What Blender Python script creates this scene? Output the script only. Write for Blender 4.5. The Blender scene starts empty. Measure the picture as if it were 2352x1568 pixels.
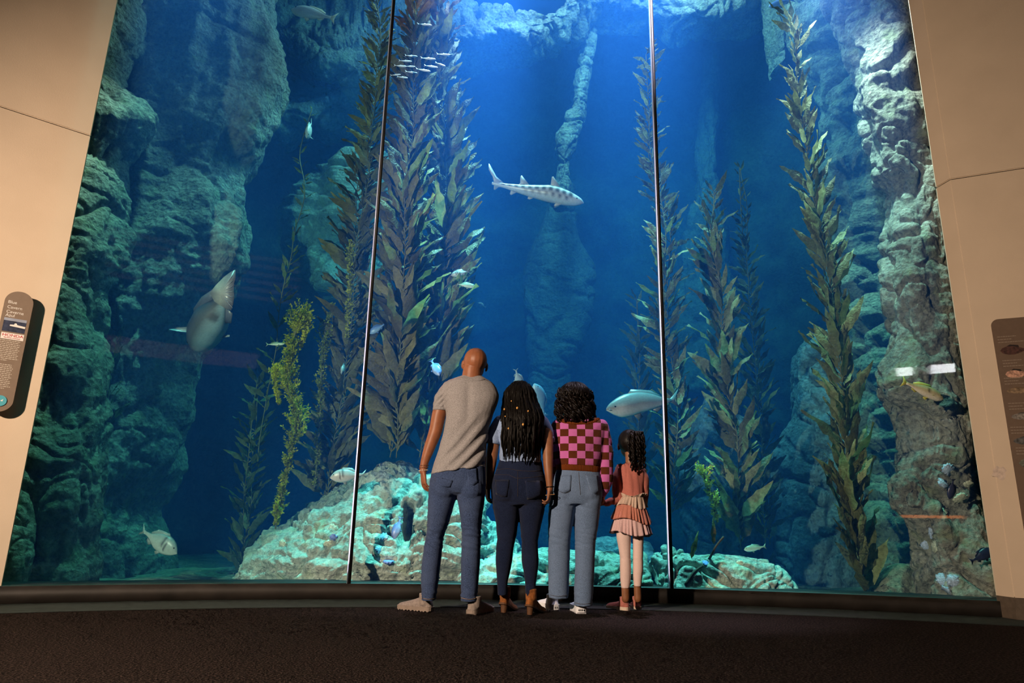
import bpy, bmesh, math, random
import numpy as np
from mathutils import Vector, Matrix

scene = bpy.context.scene
COL = scene.collection
random.seed(7)
RNG = np.random.default_rng(11)

# ------------------------------------------------------------------ camera
IW, IH, FPX = 2352, 1568, 1568.0
CAM_H = 0.62
PITCH, ROLL = math.radians(14.563), math.radians(1.272)
_c, _s = math.cos(ROLL), math.sin(ROLL)
_F = np.array([0, math.cos(PITCH), math.sin(PITCH)])
_U = np.array([0, -math.sin(PITCH), math.cos(PITCH)])
_R = np.array([1.0, 0, 0])
cam_data = bpy.data.cameras.new('camera')
cam_data.sensor_width = 36.0
cam_data.lens = 36.0 * FPX / IW
cam_data.clip_end = 200
cam = bpy.data.objects.new('camera', cam_data)
_X, _Y, _Z = _c * _R + _s * _U, -_s * _R + _c * _U, -_F
cam.matrix_world = Matrix(((_X[0], _Y[0], _Z[0], 0), (_X[1], _Y[1], _Z[1], 0),
                           (_X[2], _Y[2], _Z[2], CAM_H), (0, 0, 0, 1)))
COL.objects.link(cam)
scene.camera = cam

# ------------------------------------------------------------------ world, exposure
scene.view_settings.view_transform = 'Standard'
scene.view_settings.look = 'None'
scene.view_settings.gamma = 1.0
scene.view_settings.use_curve_mapping = False
scene.view_settings.exposure = 0.0
world = bpy.data.worlds.new('dim_gallery')
scene.world = world
world.use_nodes = True
world.node_tree.nodes['Background'].inputs[0].default_value = (0.30, 0.27, 0.25, 1)
world.node_tree.nodes['Background'].inputs[1].default_value = 0.012
cy = scene.cycles
cy.volume_bounces = 0
cy.max_bounces = 4
cy.diffuse_bounces = 2
cy.glossy_bounces = 1
cy.transmission_bounces = 2
cy.use_adaptive_sampling = True
cy.adaptive_threshold = 0.06
cy.adaptive_min_samples = 12
cy.transparent_max_bounces = 16
cy.caustics_reflective = False
cy.caustics_refractive = False
cy.sample_clamp_indirect = 4.0
cy.use_denoising = True


def lamp(name, kind, loc, target, energy, color, size=0.2, angle=None, blend=0.5):
    d = bpy.data.lights.new(name, kind)
    d.energy = energy
    d.color = color
    if kind == 'AREA':
        d.shape = 'DISK'
        d.size = size
    else:
        d.shadow_soft_size = size
    if kind == 'SPOT':
        d.spot_size = math.radians(angle)
        d.spot_blend = blend
    o = bpy.data.objects.new(name, d)
    COL.objects.link(o)
    o.location = loc
    v = Vector(target) - Vector(loc)
    o.rotation_euler = v.to_track_quat('-Z', 'Y').to_euler()
    return o


# the warm gallery spot behind and left of the viewer
lamp('gallery_spot_lamp', 'SPOT', (-3.7, -0.4, 2.6), (-0.5, 5.0, 1.40), 2200, (1.0, 0.755, 0.55), 0.06, 102, 0.95)
# the lamps hung over and in the top of the tank
lamp('tank_flood_lamp', 'AREA', (0.28, 6.9, 8.5), (0.28, 8.6, 0), 400, (1.0, 0.78, 0.88), 0.9)
lamp('tank_spot_lamp', 'SPOT', (-0.1, 5.85, 9.3), (-0.85, 6.25, 0.5), 22000, (0.95, 0.78, 1.0), 0.12, 22, 1.0)
lamp('tank_spot_lamp', 'SPOT', (1.3, 5.85, 9.3), (1.15, 6.05, 0), 16000, (0.95, 0.78, 1.0), 0.12, 24, 1.0)
lamp('tank_spot_lamp', 'SPOT', (2.9, 5.60, 6.7), (3.75, 6.05, 2.7), 1900, (1.0, 0.90, 0.86), 0.08, 60, 1.0)
lamp('tank_spot_lamp', 'SPOT', (-2.9, 5.35, 8.2), (-3.5, 5.75, 1.8), 2300, (0.95, 1.0, 0.95), 0.10, 40, 1.0)
lamp('tank_spot_lamp', 'SPOT', (-1.0, 7.5, 8.6), (-2.7, 7.2, 3.9), 1500, (0.85, 1.0, 1.0), 0.15, 26, 1.0)
lamp('tank_flood_lamp', 'AREA', (2.1, 7.3, 8.7), (1.9, 8.9, 6.0), 200, (1.0, 0.84, 0.90), 0.6)


# ------------------------------------------------------------------ helpers
def ray(u, v):
    x, y = u - IW / 2, -(v - IH / 2)
    return (_c * x - _s * y) * _R + (_s * x + _c * y) * _U + FPX * _F


def P(u, v, Y):
    """the world point at depth Y seen at pixel (u, v)"""
    d = ray(u, v)
    return d / d[1] * Y + np.array([0, 0, CAM_H])


def PZ(u, v, z):
    d = ray(u, v)
    return d * ((z - CAM_H) / d[2]) + np.array([0, 0, CAM_H])


def px(Y, v=1000):
    """metres per pixel at depth Y near image row v"""
    return float(np.linalg.norm(P(1300, v, Y) - P(1200, v, Y)) / 100)


def tag(o, label=None, cat=None, group=None, kind=None):
    if label: o['label'] = label
    if cat: o['category'] = cat
    if group: o['group'] = group
    if kind: o['kind'] = kind
    return o


def empty(name, loc=(0, 0, 0)):
    o = bpy.data.objects.new(name, None)
    o.location = loc
    COL.objects.link(o)
    return o


def link(name, me, mat=None, parent=None, smooth=True):
    o = bpy.data.objects.new(name, me)
    COL.objects.link(o)
    if mat is not None and not me.materials:
        me.materials.append(mat)
    if parent is not None:
        o.parent = parent
        # parents are plain translations: keep world coordinates
        o.matrix_parent_inverse = Matrix.Translation(-Vector(parent.location))
    if smooth and len(me.polygons):
        me.polygons.foreach_set('use_smooth', np.ones(len(me.polygons), dtype=bool))
    return o


def mesh(name, verts, faces):
    me = bpy.data.meshes.new(name)
    me.from_pydata([tuple(map(float, v)) for v in verts], [], faces)
    me.update()
    return me


def grid_mesh(name, pts, close_u=False, caps=True):
    """pts (n, m, 3): rows n, ring m (closed when close_u) -> mesh"""
    n, m, _ = pts.shape
    V = pts.reshape(-1, 3)
    mm = m if close_u else m - 1
    i, j = np.meshgrid(np.arange(n - 1), np.arange(mm), indexing='ij')
    a = i * m + j
    b = i * m + (j + 1) % m
    Q = np.stack([a, b, b + m, a + m], -1).reshape(-1, 4)
    me = bpy.data.meshes.new(name)
    nv = len(V)
    extra = []
    if close_u and caps:
        V = np.vstack([V, pts[0].mean(0), pts[-1].mean(0)])
        for k in range(m):
            extra.append((k, nv, (k + 1) % m))
            extra.append(((n - 1) * m + k, (n - 1) * m + (k + 1) % m, nv + 1))
    me.vertices.add(len(V))
    me.vertices.foreach_set('co', V.astype(np.float32).ravel())
    nl = len(Q) * 4 + len(extra) * 3
    me.loops.add(nl)
    lv = np.concatenate([Q.ravel(), np.array(extra, dtype=np.int64).ravel()]) if extra else Q.ravel()
    me.loops.foreach_set('vertex_index', lv.astype(np.int32))
    tot = np.concatenate([np.full(len(Q), 4), np.full(len(extra), 3)]).astype(np.int32)
    me.polygons.add(len(tot))
    me.polygons.foreach_set('loop_start', (np.cumsum(tot) - tot).astype(np.int32))
    me.update(calc_edges=True)
    me.validate()
    return me


def box_bm(bm, lo, hi):
    lo, hi = np.array(lo, float), np.array(hi, float)
    r = bmesh.ops.create_cube(bm, size=1.0)
    bmesh.ops.scale(bm, verts=r['verts'], vec=Vector(hi - lo))
    bmesh.ops.translate(bm, verts=r['verts'], vec=Vector((lo + hi) / 2))
    return r['verts']


def bm_mesh(name, bm):
    me = bpy.data.meshes.new(name)
    bmesh.ops.recalc_face_normals(bm, faces=bm.faces)
    bm.to_mesh(me)
    bm.free()
    return me


# ---- vectorised gradient noise
_perm = RNG.permutation(256)
_perm = np.concatenate([_perm, _perm, _perm])
_grad = RNG.normal(size=(256, 3))
_grad /= np.linalg.norm(_grad, axis=1)[:, None]


def noise(p):
    p = np.asarray(p, float)
    i = np.floor(p).astype(int)
    f = p - i
    i &= 255
    w = f * f * f * (f * (f * 6 - 15) + 10)
    out = 0
    for dx in (0, 1):
        for dy in (0, 1):
            for dz in (0, 1):
                h = _perm[_perm[_perm[i[..., 0] + dx] + i[..., 1] + dy] + i[..., 2] + dz]
                g = _grad[h]
                d = f - np.array([dx, dy, dz])
                k = ((w[..., 0] if dx else 1 - w[..., 0]) * (w[..., 1] if dy else 1 - w[..., 1])
                     * (w[..., 2] if dz else 1 - w[..., 2]))
                out = out + k * (g * d).sum(-1)
    return out * 1.5


def fbm(p, oct=4, gain=0.5):
    a, s, q = 1.0, 0, np.asarray(p, float)
    for k in range(oct):
        s = s + a * noise(q + 17.3 * k)
        q = q * 2.03
        a *= gain
    return s


def smooth_interp(xs, ys, x):
    """monotone-ish cubic interpolation of rows ys (k, c) over xs"""
    xs = np.asarray(xs, float)
    ys = np.asarray(ys, float)
    if ys.ndim == 1:
        ys = ys[:, None]
    n = len(xs)
    m = np.zeros_like(ys)
    d = np.diff(ys, axis=0) / np.diff(xs)[:, None]
    m[0], m[-1] = d[0], d[-1]
    for k in range(1, n - 1):
        p = d[k - 1] * d[k]
        m[k] = np.where(p > 0, 2 * p / np.where(np.abs(d[k - 1] + d[k]) < 1e-12, 1, d[k - 1] + d[k]), 0)
    x = np.clip(np.asarray(x, float), xs[0], xs[-1])
    k = np.clip(np.searchsorted(xs, x) - 1, 0, n - 2)
    h = (xs[k + 1] - xs[k])
    t = ((x - xs[k]) / h)[:, None]
    h = h[:, None]
    return ((2 * t**3 - 3 * t**2 + 1) * ys[k] + (t**3 - 2 * t**2 + t) * h * m[k]
            + (-2 * t**3 + 3 * t**2) * ys[k + 1] + (t**3 - t**2) * h * m[k + 1])


# ---- materials
def new_mat(name):
    m = bpy.data.materials.new(name)
    m.use_nodes = True
    nt = m.node_tree
    b = nt.nodes['Principled BSDF']
    return m, nt, b


def node(nt, kind, **kw):
    n = nt.nodes.new(kind)
    for k, v in kw.items():
        if k.startswith('_'):
            setattr(n, k[1:], v)
        else:
            n.inputs[k.replace('__', ' ')].default_value = v
    return n


def ramp(nt, fac, stops):
    r = nt.nodes.new('ShaderNodeValToRGB')
    while len(r.color_ramp.elements) < len(stops):
        r.color_ramp.elements.new(0.5)
    for e, (p, c) in zip(r.color_ramp.elements, stops):
        e.position = p
        e.color = (*c, 1) if len(c) == 3 else c
    nt.links.new(fac, r.inputs[0])
    return r.outputs[0]


def coords(nt, scale=(1, 1, 1), kind='Object'):
    tc = nt.nodes.new('ShaderNodeTexCoord')
    mp = nt.nodes.new('ShaderNodeMapping')
    mp.inputs['Scale'].default_value = scale
    nt.links.new(tc.outputs[kind], mp.inputs[0])
    return mp.outputs[0]


def simple_mat(name, color, rough=0.8, var=0.0, scale=30.0, bump=0.0, metallic=0.0, coat=0.0, spec=0.3):
    m, nt, b = new_mat(name)
    b.inputs['Roughness'].default_value = rough
    b.inputs['Metallic'].default_value = metallic
    b.inputs['Specular IOR Level'].default_value = spec
    co = coords(nt)
    n = node(nt, 'ShaderNodeTexNoise', Scale=scale, Detail=4.0)
    nt.links.new(co, n.inputs['Vector'])
    lo = tuple(max(0, c * (1 - var)) for c in color)
    hi = tuple(min(1, c * (1 + var)) for c in color)
    nt.links.new(ramp(nt, n.outputs[0], [(0.3, lo), (0.7, hi)]), b.inputs['Base Color'])
    if bump:
        bp = node(nt, 'ShaderNodeBump', Strength=bump, Distance=0.004)
        nt.links.new(n.outputs[0], bp.inputs['Height'])
        nt.links.new(bp.outputs[0], b.inputs['Normal'])
    return m
# ================================================================== room
# glass arc through the feet of its edges and joints
GZ = 0.115
_gp = [PZ(u, v, GZ)[:2] for u, v in ((5, 1345), (400, 1342), (802, 1340), (1542, 1350), (2292, 1380))]
_A = np.array([[2 * x, 2 * y, 1] for x, y in _gp])
_b = np.array([x * x + y * y for x, y in _gp])
_sol = np.linalg.lstsq(_A, _b, rcond=None)[0]
ARC_C = _sol[:2]
ARC_R = math.sqrt(_sol[2] + ARC_C @ ARC_C)
def arc_angle(p): return math.atan2(p[0] - ARC_C[0], p[1] - ARC_C[1])
ANG_L, ANG_R = arc_angle(_gp[0]), arc_angle(_gp[4])
ANG_1, ANG_2 = arc_angle(_gp[2]), arc_angle(_gp[3])
def arc(a, r=0.0):
    return np.array([ARC_C[0] + (ARC_R + r) * math.sin(a), ARC_C[1] + (ARC_R + r) * math.cos(a)])
def glass_y(x):
    return ARC_C[1] + math.sqrt(ARC_R**2 - (x - ARC_C[0])**2)
TOP = 8.6

def arc_slab(name, a0, a1, r0, r1, z0, z1, n, mat, parent=None):
    """an upright curved slab between radii r0 < r1 (relative to the glass face)"""
    A = np.linspace(a0, a1, n)
    ring = [(r0, z0), (r1, z0), (r1, z1), (r0, z1)]
    pts = np.array([[[*arc(a, r), z] for r, z in ring] for a in A])
    me = grid_mesh(name, pts, close_u=True)
    return link(name, me, mat, parent, smooth=False)

# ---- materials of the room
def carpet_mat():
    m, nt, b = new_mat('carpet')
    b.inputs['Roughness'].default_value = 1.0
    b.inputs['Specular IOR Level'].default_value = 0.05
    co = coords(nt)
    v = node(nt, 'ShaderNodeTexVoronoi', Scale=110.0)
    n = node(nt, 'ShaderNodeTexNoise', Scale=85.0, Detail=3.0)
    n2 = node(nt, 'ShaderNodeTexNoise', Scale=1.6, Detail=3.0)
    for k in (v, n, n2): nt.links.new(co, k.inputs['Vector'])
    c1 = ramp(nt, n.outputs[0], [(0.36, (0.007, 0.005, 0.0045)), (0.52, (0.023, 0.016, 0.014)), (0.68, (0.062, 0.044, 0.036))])
    mix = node(nt, 'ShaderNodeMix', _data_type='RGBA', _blend_type='MULTIPLY')
    mix.inputs[0].default_value = 0.2
    nt.links.new(c1, mix.inputs[6])
    nt.links.new(ramp(nt, n2.outputs[0], [(0.3, (0.6, 0.6, 0.6)), (0.7, (1, 1, 1))]), mix.inputs[7])
    nt.links.new(mix.outputs[2], b.inputs['Base Color'])
    bp = node(nt, 'ShaderNodeBump', Strength=0.8, Distance=0.006)
    nt.links.new(v.outputs[0], bp.inputs['Height'])
    nt.links.new(bp.outputs[0], b.inputs['Normal'])
    return m

def wall_mat():
    m, nt, b = new_mat('painted_plaster')
    b.inputs['Roughness'].default_value = 0.75
    b.inputs['Specular IOR Level'].default_value = 0.2
    co = coords(nt)
    n = node(nt, 'ShaderNodeTexNoise', Scale=160.0, Detail=3.0)
    n2 = node(nt, 'ShaderNodeTexNoise', Scale=3.5, Detail=5.0)
    nt.links.new(co, n.inputs['Vector']); nt.links.new(co, n2.inputs['Vector'])
    nt.links.new(ramp(nt, n2.outputs[0], [(0.25, (0.66, 0.53, 0.40)), (0.75, (0.72, 0.58, 0.44))]), b.inputs['Base Color'])
    bp = node(nt, 'ShaderNodeBump', Strength=0.25, Distance=0.002)
    nt.links.new(n.outputs[0], bp.inputs['Height'])
    nt.links.new(bp.outputs[0], b.inputs['Normal'])
    return m

M_CARPET = carpet_mat()
M_WALL = wall_mat()
M_KERB = simple_mat('black_rubber_skirting', (0.018, 0.015, 0.013), 0.55, 0.4, 6.0, 0.1)
M_STRIP = simple_mat('green_grey_vinyl_strip', (0.020, 0.030, 0.028), 0.6, 0.25, 20.0, 0.1)
M_CUT = simple_mat('raw_edge_plaster', (0.36, 0.31, 0.25), 0.85, 0.2, 30.0, 0.2)
M_SEAM = simple_mat('dark_joint', (0.03, 0.022, 0.016), 0.9)

# ---- floor: carpet, then the darker strip and the black skirting that carries the glass
bm = bmesh.new()
box_bm(bm, (-9, -6, -0.1), (9, 9.0, 0.0))
tag(link('floor', bm_mesh('floor', bm), M_CARPET, smooth=False), 'dark brown speckled carpet in front of the tank', 'floor', kind='structure')
KR = -0.02                      # skirting face just in front of the glass
strip = arc_slab('trim_1', ANG_L - 0.16, ANG_R + 0.16, -0.47, 0.3, 0.0, 0.006, 60, M_STRIP)
tag(strip, 'dark green vinyl floor strip along the tank', 'floor strip', kind='structure')
kerb = arc_slab('baseboard_tank', ANG_L - 0.10, ANG_R + 0.10, KR, 0.35, 0.0, GZ, 60, M_KERB)
tag(kerb, 'black skirting under the tank window', 'skirting', kind='structure')

# ---- the two beige walls, each two panels with an open joint
def wall(name, base, dirxy, length, thick, inward, joint_z, label, zfoot=0.0, inner=None):
    """base: the foot of the edge beside the glass; dirxy: along the wall away from the glass"""
    root = empty(name, (base[0], base[1], 0))
    tag(root, label, 'wall', kind='structure')
    d = np.array(dirxy) / np.linalg.norm(dirxy)
    nrm = np.array(inward) / np.linalg.norm(inward)     # towards the room
    def slab(nm, z0, z1, mat, off=0.0, len_=length, l0=0.0, t=thick):
        b2 = np.array(base) + nrm * off + d * l0
        q = [b2, b2 + d * (len_ - l0), b2 + d * (len_ - l0) - nrm * t, (b2 - nrm * t) if inner is None or l0 > 0 else np.array(inner)]
        V = [(p[0], p[1], z) for z in (z0, z1) for p in q]
        F = [(0, 1, 2, 3), (4, 7, 6, 5), (0, 4, 5, 1), (1, 5, 6, 2), (2, 6, 7, 3), (3, 7, 4, 0)]
        bm = bmesh.new()
        vs = [bm.verts.new(v) for v in V]
        for f in F: bm.faces.new([vs[i] for i in f])
        bmesh.ops.bevel(bm, geom=[e for e in bm.edges], offset=0.006, segments=2, affect='EDGES')
        return link(nm, bm_mesh(nm, bm), mat, root, smooth=False)
    slab('wall_panel', zfoot, joint_z - 0.003, M_WALL)
    slab('wall_panel', joint_z + 0.003, 9.0, M_WALL)
    slab('joint', joint_z - 0.006, joint_z + 0.006, M_SEAM, -0.006, length - 0.02, 0.008, thick - 0.03)
    return root, d, nrm, slab

LB = _gp[0]
angL = math.radians(41)
dL = (-math.cos(angL), -math.sin(angL))
nL = (math.sin(angL), -math.cos(angL))
jl = P(195, 312, LB[1] - 0.0)
WL, WLd, WLn, _ = wall('wall_left', LB, dL, 5.0, 0.45, nL, jl[2], 'bright beige plaster wall left of the tank window')
RB = _gp[4]
angR = math.radians(25)
# the right wall stands proud of the glass, its edge face showing
RBf = P(2340, 1430, 0)  # placeholder, replaced below
RBf = PZ(2338, 1425, 0.0)[:2]
dR = (math.cos(angR), -math.sin(angR))
nR = (-math.sin(angR), -math.cos(angR))
# at the joint height: pixel (2180, 412) on the wall's front edge
dd = ray(2180, 412)
jr = dd * (RBf[1] / dd[1]) + np.array([0, 0, CAM_H])
WR, WRd, WRn, wr_slab = wall('wall_right', RBf, dR, 5.0, 0.45, nR, jr[2], 'dimmer beige plaster wall right of the tank window', inner=arc(ANG_R - 0.0005, 0.01))
bbR = wr_slab('baseboard', 0.0, 0.16, simple_mat('brown_rubber_base', (0.10, 0.075, 0.055), 0.6, 0.2), 0.004, 5.0, 0.0, 0.46)

# ---- glass: three curved panes with dark joints
def glass_mat():
    m, nt, b = new_mat('clear_acrylic')
    nt.nodes.remove(b)
    out = nt.nodes['Material Output']
    tr = node(nt, 'ShaderNodeBsdfTransparent', Color=(0.97, 0.99, 1.0, 1))
    gl = node(nt, 'ShaderNodeBsdfGlossy', Roughness=0.015)
    fr = node(nt, 'ShaderNodeFresnel', IOR=1.33)
    mx = nt.nodes.new('ShaderNodeMixShader')
    nt.links.new(fr.outputs[0], mx.inputs[0])
    nt.links.new(tr.outputs[0], mx.inputs[1])
    nt.links.new(gl.outputs[0], mx.inputs[2])
    nt.links.new(mx.outputs[0], out.inputs['Surface'])
    return m
M_GLASS = glass_mat()
GAP = 0.012 / ARC_R
PANES = [(ANG_L, ANG_1 - GAP, 'clear acrylic tank pane left of the left dark joint'),
         (ANG_1 + GAP, ANG_2 - GAP, 'clear acrylic middle tank pane between the two dark joints'),
         (ANG_2 + GAP, ANG_R, 'clear acrylic tank pane right of the right dark joint')]
for k, (a0, a1, lb) in enumerate(PANES):
    A = np.linspace(a0, a1, 40)
    pts = np.array([[[*arc(a), GZ], [*arc(a), TOP]] for a in A])
    o = link('window_%d' % (k + 1), grid_mesh('tank_pane', pts), M_GLASS)
    tag(o, lb, 'window', kind='structure')

M_JOINT = simple_mat('black_silicone_joint', (0.006, 0.006, 0.007), 0.5)
M_EDGE = simple_mat('polished_acrylic_edge', (0.40, 0.46, 0.60), 0.2, 0.05, 10.0, spec=0.6)
_nt = M_EDGE.node_tree
_tr = node(_nt, 'ShaderNodeBsdfTranslucent', Color=(0.95, 0.97, 1.0, 1))
_mx = _nt.nodes.new('ShaderNodeMixShader'); _mx.inputs[0].default_value = 0.35
_nt.links.new(_nt.nodes['Principled BSDF'].outputs[0], _mx.inputs[1]); _nt.links.new(_tr.outputs[0], _mx.inputs[2])
_nt.links.new(_mx.outputs[0], _nt.nodes['Material Output'].inputs['Surface'])
for a, lb, n in ((ANG_1, 'black joint between the left and middle tank panes', 2), (ANG_2, 'black joint between the middle and right tank panes', 3)):
    root = empty('trim_%d' % n, (*arc(a), GZ))
    tag(root, lb, 'joint', kind='structure')
    arc_slab('silicone_bead', a - GAP, a + GAP, -0.012, 0.03, GZ, TOP, 2, M_JOINT, root)
    arc_slab('polished_edge', a - GAP * 1.8, a - GAP * 1.02, 0.004, 0.05, GZ, TOP, 2, M_EDGE, root)

print('ARC', ARC_C, ARC_R, ANG_L, ANG_R, _gp)
# ================================================================== rock work
def rock_mat(name, lo, mid, hi, spot, bump=1.0, scale=1.0, speck=0.5, low=0.30):
    m, nt, b = new_mat(name)
    b.inputs['Roughness'].default_value = 0.95
    b.inputs['Specular IOR Level'].default_value = 0.1
    co = coords(nt, (scale, scale, scale))
    n1 = node(nt, 'ShaderNodeTexNoise', Scale=1.7, Detail=6.0, Roughness=0.65)
    n2 = node(nt, 'ShaderNodeTexNoise', Scale=22.0, Detail=6.0, Roughness=0.7)
    vo = node(nt, 'ShaderNodeTexVoronoi', Scale=26.0)
    n3 = node(nt, 'ShaderNodeTexNoise', Scale=5.0, Detail=3.0)
    for k in (n1, n2, vo, n3): nt.links.new(co, k.inputs['Vector'])
    c1 = ramp(nt, n1.outputs[0], [(0.28, lo), (0.5, mid), (0.72, hi)])
    c2 = ramp(nt, n2.outputs[0], [(0.30, (low, low, low)), (0.48, (0.85, 0.85, 0.85)), (0.66, (1.25, 1.25, 1.2))])
    mx = node(nt, 'ShaderNodeMix', _data_type='RGBA', _blend_type='MULTIPLY')
    mx.inputs[0].default_value = 0.85
    nt.links.new(c1, mx.inputs[6]); nt.links.new(c2, mx.inputs[7])
    mx2 = node(nt, 'ShaderNodeMix', _data_type='RGBA')
    sf = ramp(nt, n3.outputs[0], [(0.55, (0, 0, 0)), (0.68, (speck, speck, speck))])
    nt.links.new(sf, mx2.inputs[0])
    nt.links.new(mx.outputs[2], mx2.inputs[6])
    mx2.inputs[7].default_value = (*spot, 1)
    nt.links.new(mx2.outputs[2], b.inputs['Base Color'])
    add = node(nt, 'ShaderNodeMath', _operation='ADD')
    sc = node(nt, 'ShaderNodeMath', _operation='MULTIPLY')
    sc.inputs[1].default_value = 0.5
    nt.links.new(vo.outputs[0], sc.inputs[0])
    nt.links.new(n2.outputs[0], add.inputs[0]); nt.links.new(sc.outputs[0], add.inputs[1])
    bp = node(nt, 'ShaderNodeBump', Strength=bump, Distance=0.05)
    nt.links.new(add.outputs[0], bp.inputs['Height'])
    nt.links.new(bp.outputs[0], b.inputs['Normal'])
    return m

M_ROCK = rock_mat('grey_tan_rock', (0.17, 0.15, 0.12), (0.38, 0.36, 0.30), (0.58, 0.55, 0.48), (0.34, 0.38, 0.20))
M_ROCK_PALE = rock_mat('pale_encrusted_rock', (0.32, 0.36, 0.30), (0.58, 0.65, 0.56), (0.80, 0.86, 0.76), (0.56, 0.66, 0.40), low=0.42)
M_ROCK_GREEN = rock_mat('algae_green_rock', (0.14, 0.15, 0.11), (0.32, 0.33, 0.25), (0.50, 0.48, 0.36), (0.22, 0.30, 0.15))
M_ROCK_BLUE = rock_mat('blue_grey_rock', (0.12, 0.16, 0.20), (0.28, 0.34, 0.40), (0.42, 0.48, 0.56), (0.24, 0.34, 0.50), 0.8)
M_ROCK_FAR = rock_mat('far_cavern_rock', (0.16, 0.17, 0.16), (0.34, 0.35, 0.33), (0.52, 0.52, 0.48), (0.30, 0.34, 0.28), 0.8)

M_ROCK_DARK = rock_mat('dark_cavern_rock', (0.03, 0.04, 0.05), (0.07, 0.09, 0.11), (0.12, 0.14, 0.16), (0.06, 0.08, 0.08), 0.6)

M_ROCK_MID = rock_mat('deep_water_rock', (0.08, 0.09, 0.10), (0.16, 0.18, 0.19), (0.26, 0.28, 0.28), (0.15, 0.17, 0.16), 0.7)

def displace(pts, closed, seed, big=0.12, mid=0.05, fine=0.012, crack=0.05, crack_f=1.1, strata=0.03, strata_s=(0.7, 0.7, 5.0), freq=1.0, hcrack=0.0, dents=()):
    gu = np.gradient(pts, axis=0)
    if closed:
        gv = (np.roll(pts, -1, 1) - np.roll(pts, 1, 1)) / 2
    else:
        gv = np.gradient(pts, axis=1)
    nr = np.cross(gu, gv)
    nr /= np.linalg.norm(nr, axis=-1, keepdims=True) + 1e-9
    cen = pts.mean(axis=1, keepdims=True)
    if ((pts - cen) * nr).sum() < 0: nr = -nr
    q = pts * freq + np.array([seed * 3.7, seed * 1.3, seed * 7.1])
    h = big * fbm(q * 0.9, 3, 0.4) + 0.55 * mid * fbm(q * 2.6, 3, 0.42) + 0.6 * fine * fbm(q * 14, 2)
    st = fbm(q * np.array(strata_s) + 40, 3)
    sq = st * 3.5
    h += strata * ((np.floor(sq) + np.clip((sq - np.floor(sq)) * 3.0, 0, 1)) / 3.5)
    wob = q + 0.25 * np.stack([noise(q * 1.7 + 9), noise(q * 1.7 + 31), noise(q * 1.7 + 57)], -1)
    for k, (f, a) in enumerate(((crack_f, 1.0), (crack_f * 2.3, 0.55))):
        c = np.abs(noise(wob * f * np.array([1, 1, 1.3]) + 77 * k))
        h -= crack * a * np.exp(-(c / 0.07) ** 2)
    if hcrack:
        tl = wob.copy(); tl[..., 2] = tl[..., 2] - 0.28 * tl[..., 0]
        for k, f in enumerate(((0.55, 0.55, 4.2), (1.0, 1.0, 8.5))):
            c = np.abs(noise(tl * np.array(f) + 13 + 29 * k))
            h -= hcrack * (1.0, 0.5)[k] * np.exp(-(c / 0.06) ** 2)
    out = pts + nr * h[..., None]
    for (u, v, Yd), (wx, wz), dd in dents:
        c = P(u, v, Yd)
        g = np.exp(-((out[..., 0] - c[0]) / wx) ** 4 - ((out[..., 2] - c[2]) / wz) ** 4) * (out[..., 1] < Yd + 0.5)
        out[..., 1] += g * dd
    return out

def rock_loft(name, sections, Y, dep, nv, nm, mat, label, cat='rock', seed=1, power=0.85, kind=None, group=None, **kw):
    """sections: ((u0, v0), (u1, v1)[, Y[, dep]]) pairs of opposite silhouette points"""
    R = []
    for s in sections:
        y = s[2] if len(s) > 2 and s[2] is not None else Y
        d = s[3] if len(s) > 3 else dep
        a, b = P(*s[0], y), P(*s[1], y)
        R.append(np.concatenate([(a + b) / 2, (b - a) / 2, [d]]))
    R = np.array(R)
    t = np.concatenate([[0], np.cumsum(np.linalg.norm(np.diff(R[:, :3], axis=0), axis=1) + 1e-6)])
    S = smooth_interp(t, R, np.linspace(0, t[-1], nv))
    th = np.linspace(0, 2 * np.pi, nm, endpoint=False)
    cs, sn = np.cos(th), np.sin(th)
    cs = np.sign(cs) * np.abs(cs) ** power
    sn = np.sign(sn) * np.abs(sn) ** power
    pts = S[:, None, :3] + cs[None, :, None] * S[:, None, 3:6] + (sn[None, :] * S[:, 6:7])[..., None] * np.array([0, 1.0, 0])
    pts = displace(pts, True, seed, **kw)
    o = link(name, grid_mesh(name, pts, close_u=True), mat)
    return tag(o, label, cat, group, kind)

def boulder(name, prof, Y, dep, nu, nv, mat, label, seed=1, power=1.0, zbase=-0.05, group=None, back=1.0, **kw):
    """prof: (u, v) top silhouette from left to right; a domed mound down to the tank floor"""
    T = np.array([P(u, v, Y) for u, v in prof])
    t = np.concatenate([[0], np.cumsum(np.linalg.norm(np.diff(T, axis=0), axis=1))])
    T = smooth_interp(t, T, np.linspace(0, t[-1], nu))
    hgt = np.maximum(T[:, 2] - zbase, 0.02)
    D = dep * np.clip(hgt / hgt.max(), 0.05, 1) ** 0.6
    ph = np.linspace(0.0, np.pi, nv)
    cs, sn = np.cos(ph), np.sin(ph)
    cs = np.sign(cs) * np.abs(cs) ** power
    sn = np.abs(sn) ** power
    y = np.where(cs[None] > 0, -1.0, -back) * cs[None] * D[:, None]
    pts = np.stack([np.broadcast_to(T[:, :1], y.shape), Y + y, zbase + hgt[:, None] * sn[None]], -1)
    pts = displace(pts, False, seed, **kw)
    o = link(name, grid_mesh(name, pts), mat)
    return tag(o, label, 'rock', group)

def cols(rows, y_top=None, y_bot=None):
    """y_top, y_bot: depth at image rows 0 and 1400 for a leaning column"""
    if y_top is None:
        return [((l, v), (r, v), *rest) for v, l, r, *rest in rows]
    return [((l, v), (r, v), y_top + (y_bot - y_top) * v / 1400) for v, l, r in rows]

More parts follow.
